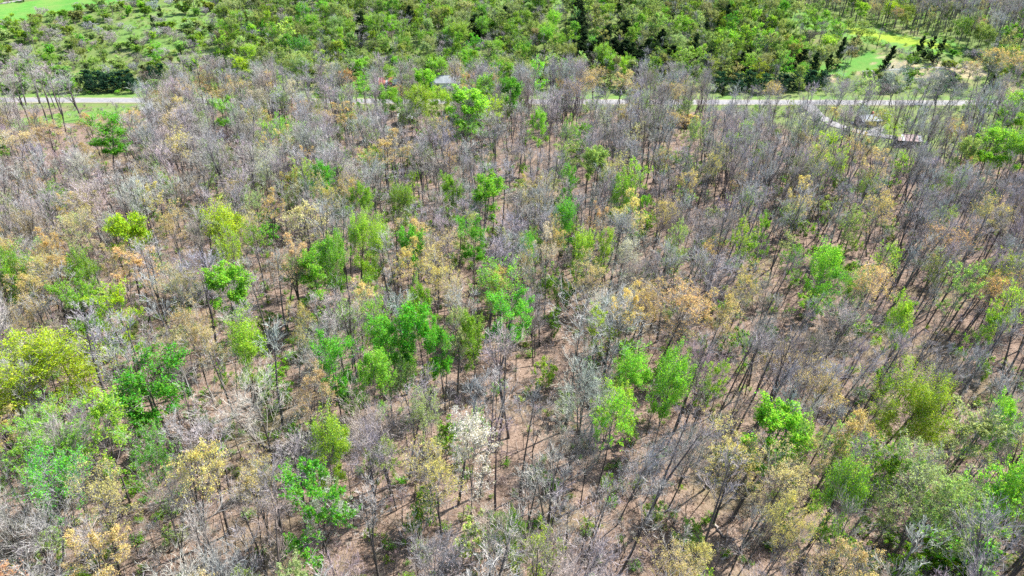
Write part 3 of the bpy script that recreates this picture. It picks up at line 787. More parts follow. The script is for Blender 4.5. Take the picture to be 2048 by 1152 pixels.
def wood_rule(x, y):
    if blocked(x, y) or y > road_y(x) - 7:
        return
    yard = bool(inside(POLY['yard'], x, y)); lf = bool(inside(POLY['left_field'], x, y))
    if lf or (yard and RNG.uniform() < 0.15):
        return
    u, v, _ = project(x, y, float(terrain(x, y)))
    sp = 2.6 - 0.2 * float(sstep(120, 210, y)) + 0.55 * math.sin(x * 0.05 + 1.3) * math.sin(y * 0.043)
    if 320 < u < 1370 and y > road_y(x) - 45:
        sp *= 0.75
    if grid.near(x, y, sp):
        return
    tall = 17.0
    vt = project(x, y, float(terrain(x, y)) + 16)[1]
    if vt < 206 and RNG.uniform() < (0.94 if u < 320 else 0.55 if 1370 < u < 2000 else 0.0):
        return
    if hides(x, y, 16, 2.8) or hides(x, y, 21, 2.8):
        if RNG.uniform() < 0.8 or hides(x, y, 10, 1.5):
            return
        tall = 11.0
    grid.put(x, y)
    if tall < 12:
        k = pick_one([(70, 'sapling'), (20, 'understory')])
    elif u > 1330:
        k = pick_one([(50, 'bare'), (34, 'sapling'), (3, 'spread'), (3, 'bud'), (5, 'airy'), (3, 'understory')])
    elif u < 640:
        k = pick_one([(46, 'bare'), (26, 'sapling'), (4, 'spread'), (10, 'bud'), (7, 'airy'), (3, 'understory'), (2, 'leafy')])
    else:
        k = pick_one([(44, 'bare'), (30, 'sapling'), (3, 'spread'), (4, 'bud'), (7, 'airy'), (3, 'understory'), (3, 'leafy')])
    tw = pick_one([(45, 'grey'), (35, 'lilac'), (14, 'pale_grey'), (12, 'brown')])
    if k == 'bare':
        p = pick('bare') if u < 1330 or RNG.uniform() < .4 else ['bare0', 'bare1', 'bare3'][int(RNG.integers(3))]; H = RNG.uniform(15.5, 22.5); add(x, y, 'bare_tree', p, H, PROTO[p]['r'] * H / PROTO[p]['H'] * RNG.uniform(.85, 1.15) * (1.0 if u < 1330 else 0.85), None, tw)
    elif k == 'spread':
        p = pick('spread'); H = RNG.uniform(15, 19); add(x, y, 'bare_tree', p, H, PROTO[p]['r'] * H / PROTO[p]['H'] * RNG.uniform(.8, 1.0), None, tw)
    elif k == 'sapling':
        p = pick('sapling'); H = RNG.uniform(6.5, min(13, tall)); add(x, y, 'sapling', p, H, PROTO[p]['r'] * H / PROTO[p]['H'] * RNG.uniform(.85, 1.2), None, tw)
    elif k == 'bud':
        c = pick_one([(3, 'tan'), (2, 'straw'), (2, 'orange'), (1, 'cream')])
        p = pick('bud'); H = RNG.uniform(14, 19.5); add(x, y, 'budding_tree', p, H, PROTO[p]['r'] * H / PROTO[p]['H'] * RNG.uniform(.8, 1.0), jitter(TINT[c]), tw, colour=c)
    elif k == 'airy':
        c = pick_one([(3, 'fresh'), (2, 'pale'), (2, 'yellowgreen'), (1, 'moss')])
        p = pick('airy'); H = RNG.uniform(11, 17); add(x, y, 'sparse_green_tree', p, H, PROTO[p]['r'] * H / PROTO[p]['H'] * RNG.uniform(.7, .95), jitter(TINT[c]), tw, colour=c)
    elif k == 'leafy':
        c = pick_one([(2, 'green'), (2, 'moss'), (1, 'yellowgreen')])
        p = pick('leafy'); H = RNG.uniform(8, 12); add(x, y, 'green_tree', p, H, PROTO[p]['r'] * H / PROTO[p]['H'] * RNG.uniform(.75, .95), jitter(TINT[c]), tw, colour=c)
    else:
        c = pick_one([(2, 'moss'), (1, 'fresh')])
        p = pick('understory'); H = RNG.uniform(3, 6); add(x, y, 'understory_shrub', p, H, PROTO[p]['r'] * H / PROTO[p]['H'], jitter(TINT[c]), tw, colour=c)

def hill_rule(x, y):
    if blocked(x, y) or y < road_y(x) + 9:
        return
    z = float(terrain(x, y))
    u, v, _ = project(x, y, z)
    for k, keep in (('far_field', 0), ('top_field', 0.04), ('ridge_meadow', 0.015), ('yellow_strip', 0), ('clearing', 0.06), ('red_bank', 0), ('tan_bank', 0.12), ('meadow_gap', 0.18)):
        if inside(POLY[k], x, y) and RNG.uniform() > keep:
            return
    scrub = u < 450 or (1640 < u < 1960 and v > 104)
    ridge = u > 1500 and v < 12 + (u - 1500) * 0.205
    sp = 4.2 if scrub else (3.2 if ridge else 4.1)
    if y < road_y(x) + 32:
        sp += 1.5
    if grid.near(x, y, sp) or (hides(x, y, 8, 2.0) and RNG.uniform() < 0.85):
        return
    grid.put(x, y)
    if scrub:
        if RNG.uniform() < 0.36:
            return
        k = pick_one([(46, 'bush'), (40, 'greybush'), (6, 'slim'), (3, 'bare'), (1, 'cedar'), (1, 'blossom_bush')])
    elif ridge:
        k = pick_one([(68, 'bare'), (12, 'bud'), (10, 'leafy'), (10, 'sapling')])
    elif u < 1140:
        k = pick_one([(30, 'slim'), (14, 'bush'), (30, 'bare'), (20, 'leafy'), (14, 'greybush'), (2, 'cedar'), (1.2, 'blossom_bush')])
    else:
        k = pick_one([(44, 'slim'), (12, 'bush'), (28, 'bare'), (12, 'leafy'), (9, 'greybush'), (7, 'cedar'), (.5, 'blossom_bush')])
    tw = pick_one([(45, 'grey'), (35, 'lilac'), (14, 'pale_grey'), (12, 'brown')])
    gc = pick_one([(2.2, 'green'), (4, 'fresh'), (1.5, 'yellowgreen'), (1.2, 'moss'), (.4, 'emerald'), (3, 'pale')])
    def go(kind, form, lo, hi, a, b, col):
        p = pick(form); H = RNG.uniform(lo, hi)
        add(x, y, kind, p, H, PROTO[p]['r'] * H / PROTO[p]['H'] * RNG.uniform(a, b), jitter(tuple(c * 0.78 + 0.012 for c in TINT[col]), 0.16) if col else None, tw, (RNG.normal(0, 2), RNG.normal(0, 2)), colour=col)
    if k == 'slim': go('slender_green_tree', 'slim', 8, 17, .95, 1.45, gc)
    elif k == 'bush': go('bush', 'bush', 3, 6.0, 1.1, 1.7, gc)
    elif k == 'greybush': go('bare_bush', 'greybush', 3, 6, 1.0, 1.6, None)
    elif k == 'leafy': go('green_tree', 'leafy', 10, 16, 1.1, 1.5, gc)
    elif k == 'cedar': go('cedar_tree', 'cedar', 4, 8, .9, 1.2, 'dark')
    elif k == 'blossom_bush': go('bush', 'bush', 2, 3.5, .9, 1.2, 'white')
    elif k == 'bud': go('budding_tree', 'bud', 11, 15, .8, 1.0, pick_one([(2, 'tan'), (1, 'orange'), (1, 'straw')]))
    elif k == 'sapling': go('sapling', 'sapling', 8, 12, .9, 1.2, None)
    else: go('bare_tree', 'bare', 10 if not ridge else 16, 14 if not ridge else 21, .9, 1.2, None)

fill(34000, lambda y: 0.80 * y + 45, (18, 272), wood_rule)
fill(26000, lambda y: 0.80 * y + 40, (276, 500), hill_rule)

# ------------------------------------------------------------------ turn plants into objects
for t in TREES:
    z = float(terrain(t['x'], t['y']))
    t['z'] = z
    zt = z + t['H'] * 0.8
    u, v, d = project(t['x'], t['y'], z)
    u2, v2, d2 = project(t['x'] + math.tan(rad(t['lx'])) * t['H'] * .8, t['y'], zt)
    m = t['r'] * FPX / max(d2, 1)
    t['vis'] = d > 5 and d2 > 5 and (-m * .6 < u2 < 2048 + m * .6) and v2 - m * .5 < 1150 and v > 2
    t['big'] = t['H'] / max(d, 1.0)

LIMIT = {'bare_tree': 300, 'sapling': 300, 'bush': 300, 'slender_green_tree': 300, 'green_tree': 300, 'budding_tree': 300, 'sparse_green_tree': 300, 'bare_bush': 200,
         'cedar_tree': 300, 'pine_tree': 300, 'understory_shrub': 300, 'blossoming_tree': 10}
things, mass = [], []
for kind, lim in LIMIT.items():
    group = sorted([t for t in TREES if t['kind'] == kind], key=lambda t: (-(t['hero'] is not None), -int(t['vis']), -t['big']))
    vis = [t for t in group if t['vis']]
    things += vis[:lim]
    mass += vis[lim:] + [t for t in group if not t['vis']]

marks = [(t['x'], t['y'], t['hero'][0]) for t in TREES if t['hero']]
marks += [(*hit(u, v)[:2], n) for u, v, n in ((778, 172, 'the red-and-white barn'), (898, 172, 'the grey-roofed house'), (815, 240, 'the white-roofed hut'), (1732, 247, 'the yard house'),
                                             (1812, 283, 'the rusty-roofed shed'), (215, 182, 'the blue-green pine row'), (1210, 118, 'the dark cedar clump'),
                                             (1800, 84, 'the yellow meadow strip'), (1690, 132, 'the small green clearing'), (130, 20, 'the far green field'), (1618, 212, 'the driveway mouth'),
                                             (320, 70, 'the scrubby meadow'), (1000, 6, 'the hilltop field'), (130, 232, 'the mown roadside field'), (1535, 180, 'the pine belt'))]
MK = np.array([(m[0], m[1]) for m in marks])
ORD = 'first second third fourth fifth sixth seventh eighth ninth tenth eleventh twelfth'.split()
NOUN = {'bare_tree': 'bare tree', 'sapling': 'bare sapling', 'bush': 'bush', 'slender_green_tree': 'slender tree', 'green_tree': 'leafy tree', 'budding_tree': 'budding tree',
        'sparse_green_tree': 'thinly leafed tree', 'bare_bush': 'leafless bush', 'cedar_tree': 'cedar', 'pine_tree': 'pine', 'understory_shrub': 'understory shrub', 'blossoming_tree': 'blossoming tree'}
CATEG = {'bare_tree': 'tree', 'sapling': 'sapling', 'bush': 'bush', 'slender_green_tree': 'tree', 'green_tree': 'tree', 'budding_tree': 'tree', 'sparse_green_tree': 'tree', 'bare_bush': 'bush',
         'cedar_tree': 'cedar', 'pine_tree': 'pine', 'understory_shrub': 'shrub', 'blossoming_tree': 'tree'}

def look(t):
    w = []
    if t['kind'] in ('bare_tree', 'sapling', 'bare_bush'):
        if t['proto'].startswith('spread'): w.append('spreading')
        elif t['proto'] in ('bare2', 'bare4', 'bare5', 'sapling3'): w.append('forked')
        elif t['H'] > 18 or (t['kind'] == 'sapling' and t['H'] > 11): w.append('tall')
        if t['lx'] > 9: w.append('leaning')
        w.append({'grey': 'grey', 'lilac': 'lilac-grey', 'pale_grey': 'pale grey', 'brown': 'brownish'}[t['twigname']])
    else:
        if t['H'] > 17.4: w.append('tall')
        elif t['r'] > 5.5: w.append('wide')
        w.append(COLOUR_WORD[t['colour']])
    return ' '.join(w)

rank_of, second = {}, {}
for t in things:
    if t['hero']:
        continue
    d = np.hypot(MK[:, 0] - t['x'], MK[:, 1] - t['y'])
    k = int(np.argmin(d))
    t['mark'], t['md'] = marks[k][2], float(d[k])
    rank_of.setdefault((look(t), t['kind'], t['mark']), []).append(t)
for (lk, kind, mk), g in rank_of.items():
    g.sort(key=lambda t: t['md'])
    for i, t in enumerate(g):
        if len(g) == 1:
            t['label'] = f"the one {lk} {NOUN[kind]} near {mk}"
        elif i < len(ORD):
            t['label'] = f"{lk} {NOUN[kind]}, {ORD[i]} of its look out from {mk}"
        else:
            d = np.hypot(MK[:, 0] - t['x'], MK[:, 1] - t['y'])
            t['mark2'] = marks[int(np.argsort(d)[1])][2]
            second.setdefault((lk, kind, mk, t['mark2']), []).append(t)
for (lk, kind, mk, m2), g in second.items():
    for i, t in enumerate(g):
        t['label'] = f"{lk} {NOUN[kind]} between {mk} and {m2}" if len(g) == 1 or i >= len(ORD) else f"{ORD[i]} {lk} {NOUN[kind]} between {mk} and {m2}"

for t in things:
    if not t['hero'] and len(t['label'].split()) > 16:
        t['label'] = t['label'].replace('of its look out', 'out').replace('bare sapling', 'sapling').replace('thinly leafed tree', 'thin tree')
GROUPS = {'bare_tree': 'leafless trees of the wood', 'sapling': 'leafless saplings of the wood', 'bush': 'green bushes beyond the road', 'slender_green_tree': 'slender green trees beyond the road',
          'green_tree': 'leafy green trees', 'budding_tree': 'tan budding trees', 'sparse_green_tree': 'thinly leafed trees', 'bare_bush': 'leafless bushes beyond the road', 'cedar_tree': 'dark cedars',
          'pine_tree': 'blue-green pines by the road', 'understory_shrub': 'low green understory shrubs', 'blossoming_tree': 'trees in blossom'}

for t in things:
    q = PROTO[t['proto']]
    e = bpy.data.objects.new(t['kind'], None)
    C.objects.link(e)
    e.empty_display_size = 0.3
    e.location = (t['x'], t['y'], t['z'])
    e.rotation_euler = (-rad(t['ly']), rad(t['lx']), 0)
    sx, sz = t['r'] / q['r'], t['H'] / q['H']
    tag(e, t['hero'][1] if t['hero'] else t['label'], CATEG[t['kind']], GROUPS[t['kind']])
    for nm in ('trunk', 'crown'):
        o = link(nm, q[nm], e)
        o.rotation_euler = (0, 0, t['rz'])
        o.scale = (sx, sx, sz)
        o.color = (*(t['tint'] if (nm == 'crown' and t['tint']) else t['twig']), 1)

def scatter(name, label, pts, fam, group=None):
    """one uncountable mass: points carrying proto index, turn, size and tint, instanced by geometry nodes"""
    fam = sorted(fam)
    col = bpy.data.collections.new(name + '_kinds')
    for k in fam:
        col.objects.link(bpy.data.objects.new(f'{name}_{k}', PROTO[k]['mass']))
    me = bpy.data.meshes.new(name)
    n = len(pts)
    me.vertices.add(n)
    me.vertices.foreach_set('co', np.array([(p['x'], p['y'], p['z']) for p in pts], np.float32).ravel())
    def at(nm, ty, key, vals):
        a = me.attributes.new(nm, ty, 'POINT'); a.data.foreach_set(key, np.asarray(vals).ravel())
    at('proto', 'INT', 'value', np.array([fam.index(p['proto']) for p in pts], np.int32))
    at('turn', 'FLOAT_VECTOR', 'vector', np.array([(-rad(p['ly']), rad(p['lx']), p['rz']) for p in pts], np.float32))
    at('size', 'FLOAT_VECTOR', 'vector', np.array([(p['r'] / PROTO[p['proto']]['r'],) * 2 + (p['H'] / PROTO[p['proto']]['H'],) for p in pts], np.float32))
    at('tint', 'FLOAT_COLOR', 'color', np.array([(*(p['tint'] or p['twig']), 1) for p in pts], np.float32))
    o = link(name, me)
    ng = bpy.data.node_groups.new(name, 'GeometryNodeTree')
    ng.interface.new_socket('Geometry', in_out='INPUT', socket_type='NodeSocketGeometry')
    ng.interface.new_socket('Geometry', in_out='OUTPUT', socket_type='NodeSocketGeometry')
    nd = ng.nodes
    gi, go = nd.new('NodeGroupInput'), nd.new('NodeGroupOutput')
    ip, ci = nd.new('GeometryNodeInstanceOnPoints'), nd.new('GeometryNodeCollectionInfo')
    ci.inputs['Collection'].default_value = col
    ci.inputs['Separate Children'].default_value = True
    ci.inputs['Reset Children'].default_value = True
    ip.inputs['Pick Instance'].default_value = True
    def na(nm, ty):
        a = nd.new('GeometryNodeInputNamedAttribute'); a.data_type = ty; a.inputs['Name'].default_value = nm
        return a.outputs['Attribute']
    ng.links.new(gi.outputs[0], ip.inputs['Points'])
    ng.links.new(ci.outputs[0], ip.inputs['Instance'])
    ng.links.new(na('proto', 'INT'), ip.inputs['Instance Index'])
    ng.links.new(na('turn', 'FLOAT_VECTOR'), ip.inputs['Rotation'])
    ng.links.new(na('size', 'FLOAT_VECTOR'), ip.inputs['Scale'])
    ng.links.new(ip.outputs[0], go.inputs[0])
    o.modifiers.new('scatter', 'NODES').node_group = ng
    tag(o, label, kind='stuff', group=group)
    return o

wood = [t for t in mass if t['y'] < road_y(t['x'])]
hill = [t for t in mass if t['y'] >= road_y(t['x'])]
scatter('hillside_vegetation', 'mass of green scrub and young trees covering the far hillside', hill, {t['proto'] for t in hill})

# a thicket of thin young stems between the trees, too many to count
for _ in range(1700):
    y = RNG.uniform(30, 200); x = RNG.uniform(-1, 1) * (0.8 * y + 20)
    H = RNG.uniform(2.5, 6.5); p = pick('sapling')
    if blocked(x, y) or grid.near(x, y, 1.2) or hides(x, y, H, 0.6): continue
    wood.append(dict(x=x, y=y, z=float(terrain(x, y)), proto=p, H=H, r=PROTO[p]['r'] * H / PROTO[p]['H'] * RNG.uniform(.9, 1.3), lx=RNG.normal(3, 6), ly=RNG.normal(0, 5), rz=RNG.uniform(0, 6.3),
                     tint=None, twig=jitter(TWIG['brown' if RNG.uniform() < .5 else 'lilac'], .12)))
scatter('woodland', 'mass of leafless woodland filling the gaps between the nearer trees', wood, {t['proto'] for t in wood})

# dead leaves lying on the ground
n = 85000
ys = np.sqrt(RNG.uniform(28 ** 2, 185 ** 2, n)); xs = RNG.uniform(-1, 1, n) * (0.8 * ys + 8)
keep = (np.sin(xs * .9) * np.sin(ys * .8) + np.sin(xs * .23 + ys * .31) + RNG.normal(0, .8, n)) > -0.4
xs, ys = xs[keep], ys[keep]
Lv, Lt, La = leaf_quads(RNG, np.column_stack([xs, ys, terrain(xs, ys) + 0.09]), 0.21, 2.5)
lo = link('leaf_litter', tri_mesh('leaf_litter', Lv, Lt, LEAF)); lo.color = (0.26, 0.185, 0.14, 1)
tag(lo, 'dead tan and brown leaves carpeting the woodland floor', kind='stuff')

# low growth on the woodland floor and rough grass beyond the road
low = []
for _ in range(13000):
    y = RNG.uniform(25, 276); x = RNG.uniform(-1, 1) * (0.8 * y + 20)
    if y > road_y(x) - 6 or blocked(x, y): continue
    pn = math.sin(x * .06 + 2) * math.sin(y * .05) + math.sin(x * .021 - y * .033)
    grn = RNG.uniform() < (0.22 + 0.24 * max(0, pn))
    p = ['sprig0', 'sprig1'][int(RNG.integers(2))] if grn else f'brush{int(RNG.integers(3))}'
    H = RNG.uniform(.6, 2.0)
    low.append(dict(x=x, y=y, z=float(terrain(x, y)), proto=p, H=H, r=PROTO[p]['r'] * H / PROTO[p]['H'] * RNG.uniform(.9, 1.6), lx=RNG.normal(0, 6), ly=RNG.normal(0, 6), rz=RNG.uniform(0, 6.3),
                    tint=jitter(TINT['moss' if RNG.uniform() < .6 else 'fresh'], .2) if grn else None, twig=jitter(TWIG['brown' if RNG.uniform() < .6 else 'lilac'], .15)))
scatter('undergrowth', 'low bare brush and sprouting greenery over the woodland leaf litter', low, {'sprig0', 'sprig1', 'brush0', 'brush1', 'brush2'})
rough = []
for _ in range(9000):
    y = RNG.uniform(286, 500); x = RNG.uniform(-1, 1) * (0.78 * y + 10)
    if abs(y - road_y(x)) < 5.5 or blocked(x, y): continue
    if any(inside(POLY[k], x, y) for k in ('far_field', 'yellow_strip', 'clearing')): continue
    p = ['sprig0', 'sprig1', 'sprig0', 'brush0'][int(RNG.integers(4))]; H = RNG.uniform(.7, 2.0)
    c = pick_one([(3, 'green'), (3, 'fresh'), (2, 'moss'), (1, 'pale')])
    rough.append(dict(x=x, y=y, z=float(terrain(x, y)), proto=p, H=H, r=PROTO[p]['r'] * H / PROTO[p]['H'] * RNG.uniform(1, 2.2), lx=0, ly=0, rz=RNG.uniform(0, 6.3), tint=jitter(TINT[c], .2) if p[0] == 's' else None, twig=jitter(TWIG['brown'])))
scatter('rough_grass', 'rough tussocks and weeds over the far meadow', rough, {'sprig0', 'sprig1', 'brush0'})

# sticks on the leaf litter, too many to count
n = 2600
ys = RNG.uniform(30, 230, n); xs = RNG.uniform(-1, 1, n) * (0.8 * ys + 15)
az = RNG.uniform(0, 6.28, n); L = RNG.uniform(0.8, 4.0, n)
S = np.column_stack([xs, ys, terrain(xs, ys) + 0.10])
D = np.column_stack([np.cos(az), np.sin(az), RNG.normal(0.02, 0.05, n)])
V, T, A = tubes(poly_from(RNG, S, D, L, 4, 0.10, 0.0), RNG.uniform(.02, .06, n), 3, 0.4, 0.8)
so = link('fallen_sticks', tri_mesh('fallen_sticks', V, T, BARK, A)); so.color = (0.36, 0.32, 0.29, 1)
tag(so, 'fallen sticks and dead branches littering the woodland floor', kind='stuff')

# ------------------------------------------------------------------ fallen logs
log_bark = simple_material('weathered_log', (0.20, 0.16, 0.14), (0.42, 0.37, 0.33), 3.0, 0.9, stretch=(1, 1, 1))
log_wood = simple_material('split_wood', (0.45, 0.36, 0.26), (0.55, 0.46, 0.36), 6.0, 0.9)

def fallen_log(u0, v0, u1, v1, r, label):
    a, b = hit(u0, v0), hit(u1, v1)
    e = link('fallen_log', None); e.location = (a[0], a[1], float(terrain(a[0], a[1])))
    tag(e, label, 'log', 'logs lying on the forest floor')
    n = 9
    P = np.array([a + (b - a) * k / (n - 1) for k in range(n)])
    P[:, 2] = terrain(P[:, 0], P[:, 1]) + r * 0.7 + RNG.normal(0, 0.02, n)
    P[:, :2] += RNG.normal(0, 0.10, (n, 2))
    V, T, A = tubes(P[None], np.array([r]), 9, 0.6, 0)
    o = link('stem', tri_mesh('stem', V - np.array(e.location), T, log_bark, smooth=True), e)
    d = norm(P[0] - P[1]); c = P[0] + d * 0.004
    ring = V[:9] - np.array(e.location)
    link('cut_end', tri_mesh('cut_end', np.vstack([ring + d * 0.01, [P[0] + d * 0.03 - np.array(e.location)]]), [(k, (k + 1) % 9, 9) for k in range(9)], log_wood), e)
    for k in (3, 5):
        s = P[k]; q = poly_from(RNG, np.array([s]), np.array([[RNG.normal(), RNG.normal(), 0.9]]), np.array([RNG.uniform(.8, 1.8)]), 4, .1, 0)
        V2, T2, A2 = tubes(q, np.array([r * 0.35]), 5, 0.5, 0)
        link('branch_stub', tri_mesh('branch_stub', V2 - np.array(e.location), T2, log_bark), e)

for a in [(752, 1106, 775, 1084, .20, 'short pale log lying at the foot of a tall bare trunk'), (0, 815, 48, 806, .22, 'long bleached log beside the great lime-yellow tree'),
          (95, 1030, 120, 1026, .18, 'short bleached log on bare leaf litter below the thin green trees'), (1710, 930, 1748, 948, .24, 'pale log leaning towards the dark leaning trunk of the fresh-green tree'),
          (1425, 1045, 1450, 1078, .22, 'split log beneath a tall leaning grey trunk'), (1440, 1120, 1475, 1108, .2, 'dark log by the straw-yellow low bush'),
          (1850, 460, 1900, 478, .3, 'dark log in the brushy tangle of the bare eastern wood'), (1895, 455, 1915, 480, .25, 'pale snapped log by the brushy tangle'),
          (1700, 535, 1760, 528, .24, 'long grey log between thin saplings in the eastern wood'), (300, 1010, 340, 1000, .2, 'grey log under the hazy bare tree'),
          (585, 1010, 545, 1022, .2, 'dark log across the litter by the open emerald tree'), (340, 708, 372, 700, .2, 'grey log on open pink litter by the tan trees'),
          (1180, 745, 1150, 752, .22, 'brown log beneath the pale forked tree'), (1880, 700, 1905, 688, .24, 'grey log on open ground east of the fresh-green tree'),
          (1530, 690, 1580, 682, .2, 'thin grey log behind the leaning oak trunks'), (480, 905, 440, 915, .2, 'thin log beside the ash-grey spreading tree')]:
    fallen_log(*a)

# ------------------------------------------------------------------ buildings and vehicle
def box(cx, cy, cz, sx, sy, sz):
    v = np.array([(x, y, z) for z in (-.5, .5) for y in (-.5, .5) for x in (-.5, .5)]) * [sx, sy, sz] + [cx, cy, cz]
    f = np.array([(0, 2, 3, 1), (4, 5, 7, 6), (0, 1, 5, 4), (2, 6, 7, 3), (0, 4, 6, 2), (1, 3, 7, 5)])
    return v, f

def box_obj(name, mat, parent, *a):
    v, f = box(*a)
    return link(name, tri_mesh(name, v, f, mat), parent)

M_WHITE = simple_material('white_siding', (0.62, 0.61, 0.58), (0.72, 0.71, 0.69), 1.5, 0.6)
M_BLUE = simple_material('dull_blue_boards', (0.10, 0.13, 0.17), (0.16, 0.19, 0.23), 1.5, 0.8)
M_TIN = simple_material('grey_tin', (0.17, 0.19, 0.215), (0.27, 0.29, 0.31), 0.7, 0.85)
M_WTIN = simple_material('white_tin', (0.33, 0.34, 0.35), (0.44, 0.44, 0.44), 0.8, 0.85)
M_RED = simple_material('rusty_red_tin', (0.32, 0.075, 0.05), (0.40, 0.14, 0.09), 1.0, 0.7)
M_PINK = simple_material('faded_red_tin', (0.24, 0.14, 0.13), (0.34, 0.23, 0.215), 1.0, 0.7)
M_GLASS = simple_material('dark_glass', (0.02, 0.025, 0.03), (0.03, 0.035, 0.04), 1.0, 0.1)
M_DARKW = simple_material('dark_timber', (0.06, 0.045, 0.04), (0.11, 0.085, 0.07), 2.0, 0.8)
M_TYRE = simple_material('tyre_rubber', (0.02, 0.02, 0.02), (0.03, 0.03, 0.03), 2.0, 0.8)

def gable_house(name, label, cat, u, v, rot, w, l, h, rise, wall, sheets, chimney=False):
    p = hit(u, v)
    e = link(name, None); e.location = (p[0], p[1], float(terrain(p[0], p[1])) - 0.1); e.rotation_euler = (0, 0, rad(rot))
    tag(e, label, cat)
    # walls with gable ends (ridge along local X, length l; depth w)
    V = [(-l/2, -w/2, 0), (l/2, -w/2, 0), (l/2, w/2, 0), (-l/2, w/2, 0), (-l/2, -w/2, h), (l/2, -w/2, h), (l/2, w/2, h), (-l/2, w/2, h), (-l/2, 0, h + rise), (l/2, 0, h + rise)]
    me = bpy.data.meshes.new('wall'); me.from_pydata(V, [], [(0, 1, 5, 4), (2, 3, 7, 6), (1, 2, 6, 9, 5), (3, 0, 4, 8, 7)]); me.materials.append(wall)
    link('wall', me, e)
    n = max(4, int(round(l / 0.95)))
    ov, th = 0.35, 0.05
    sl = math.atan2(rise, w / 2)
    for side in (-1, 1):
        for k in range(n):
            x0, x1 = -l/2 - ov + (l + 2*ov) * k / n + 0.01, -l/2 - ov + (l + 2*ov) * (k + 1) / n - 0.01
            ye, ze = side * (w/2 + ov), h - ov * math.tan(sl)
            top = h + rise
            q = 0.02 * (k % 2)
            V = [(x0, ye, ze + .03 + q), (x1, ye, ze + .03 + q), (x1, side * .01, top + .03 + q), (x0, side * .01, top + .03 + q)]
            V += [(x, y, z + th) for x, y, z in V]
            me = bpy.data.meshes.new('roof_sheet')
            me.from_pydata(V, [], [(0, 1, 2, 3), (7, 6, 5, 4), (0, 4, 5, 1), (1, 5, 6, 2), (2, 6, 7, 3), (3, 7, 4, 0)])
            me.materials.append(sheets[int(RNG.integers(len(sheets)))])
            link('roof_sheet', me, e)
    box_obj('ridge_cap', sheets[0], e, 0, 0, h + rise + .13, l + 2*ov, .3, .05)
    d = box_obj('door', M_DARKW, e, l * .12, -w/2 - .03, 1.05, .95, .06, 2.1)
    box_obj('handle', M_TIN, d, l * .12 + .35, -w/2 - .08, 1.05, .06, .06, .12)
    for xx in (-l * .3, l * .34):
        wd = box_obj('window', M_GLASS, e, xx, -w/2 - .02, 1.5, 1.1, .04, 1.0)
        box_obj('frame', M_WHITE, wd, xx, -w/2 - .03, .96, 1.3, .06, .08)
        box_obj('lintel', M_WHITE, wd, xx, -w/2 - .03, 2.05, 1.3, .06, .08)
    if chimney:
        box_obj('chimney', M_RED, e, l * .25, w * .15, h + rise + .2, .6, .6, 1.5)
    return e

gable_house('barn', 'low barn with red and white patched tin roof and dull blue wall', 'barn', 778, 176, 3, 6.5, 11, 2.6, 1.9, M_BLUE, [M_RED, M_RED, M_WTIN, M_RED, M_PINK])
gable_house('house', 'house with long pale grey tin roof behind roadside trees', 'house', 898, 174, -2, 8, 14, 2.8, 2.2, M_WHITE, [M_TIN], True)
gable_house('hut', 'small white-roofed hut among trees below the road', 'hut', 815, 245, 4, 4.5, 6, 2.4, 1.2, M_WHITE, [M_WTIN])
gable_house('shed', 'small brown shed with dull tin roof among trees near the tall roadside tree', 'shed', 903, 240, -5, 3.5, 5.5, 2.2, 1.0, M_DARKW, [M_PINK, M_TIN])
gable_house('yard_house', 'small dark-walled house with pale tin roof beside the gravel drive', 'house', 1733, 250, 8, 5, 7, 2.4, 1.3, M_DARKW, [M_TIN, M_TIN, M_TIN], True)
gable_house('outbuilding', 'outbuilding with faded red and white tin roof at the end of the drive', 'shed', 1812, 290, -12, 5, 6.5, 2.4, 1.2, M_DARKW, [M_PINK, M_WTIN, M_PINK])

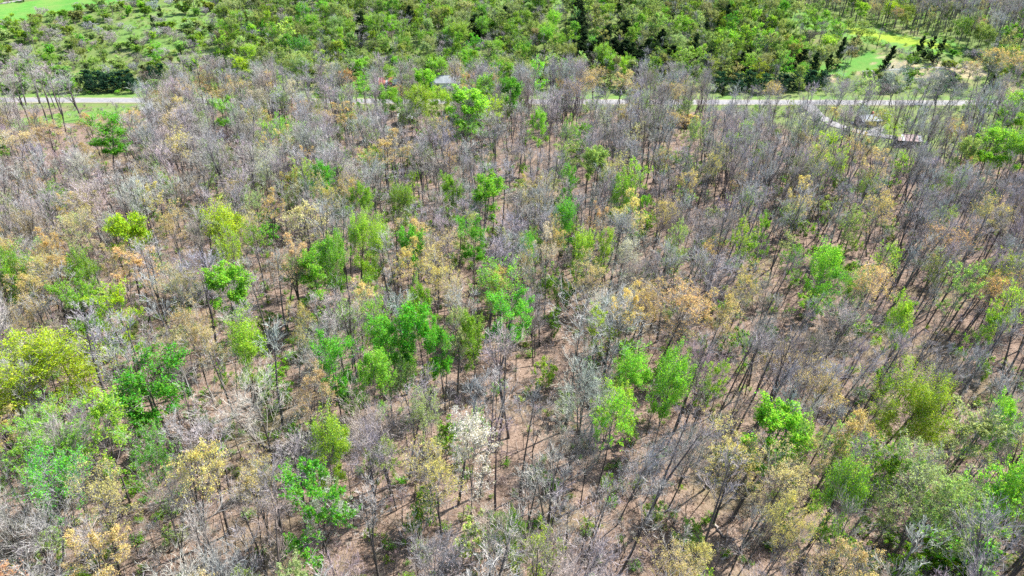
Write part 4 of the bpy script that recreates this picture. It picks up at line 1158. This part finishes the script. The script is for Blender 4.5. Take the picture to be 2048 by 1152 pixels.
def car(u, v, rot, label):
    p = hit(u, v)
    e = link('parked_car', None); e.location = (p[0], p[1], float(terrain(p[0], p[1])) + 0.02); e.rotation_euler = (0, 0, rad(rot))
    tag(e, label, 'car')
    paint = simple_material('white_car_paint', (0.72, 0.73, 0.74), (0.76, 0.76, 0.77), 0.5, 0.25)
    prof = [(-2.2, .35), (-2.2, .85), (-1.9, .98), (.75, 1.0), (2.05, .85), (2.2, .65), (2.2, .35)]
    def extrude(prof, w):
        n = len(prof)
        V = [(x, -w, z) for x, z in prof] + [(x, w, z) for x, z in prof]
        F = [tuple(range(n)), tuple(range(2 * n - 1, n - 1, -1))] + [(k, k + n, (k + 1) % n + n, (k + 1) % n) for k in range(n)]
        return V, F
    def po(nm, prof, w, mat):
        me = bpy.data.meshes.new(nm); me.from_pydata(*[x if i == 0 else x for i, x in enumerate((extrude(prof, w)[0], [], extrude(prof, w)[1]))]); me.materials.append(mat)
        return link(nm, me, e)
    po('body', prof, .88, paint)
    po('window', [(-1.75, 1.0), (-1.25, 1.44), (.15, 1.46), (.8, 1.0)], .76, M_GLASS)
    po('roof', [(-1.22, 1.44), (-1.15, 1.5), (.08, 1.52), (.16, 1.46)], .74, paint)
    for x in (-1.4, 1.4):
        for y in (-.82, .82):
            th = np.linspace(0, 2 * math.pi, 13)[:-1]
            V = [(x + .33 * math.cos(a), y - .1, .33 + .33 * math.sin(a)) for a in th] + [(x + .33 * math.cos(a), y + .1, .33 + .33 * math.sin(a)) for a in th]
            F = [tuple(range(11, -1, -1)), tuple(range(12, 24))] + [(k, (k + 1) % 12, (k + 1) % 12 + 12, k + 12) for k in range(12)]
            me = bpy.data.meshes.new('wheel'); me.from_pydata(V, [], F); me.materials.append(M_TYRE); link('wheel', me, e)
    for y in (-.6, .6):
        box_obj('headlight', M_WTIN, e, 2.2, y, .68, .06, .3, .16)
car(1773, 234, 20, 'white car parked on the yard grass near the road')
print('PLANTS', len(TREES), 'things', len(things), 'mass', len(mass), {k: sum(1 for t in things if t['kind'] == k) for k in LIMIT})
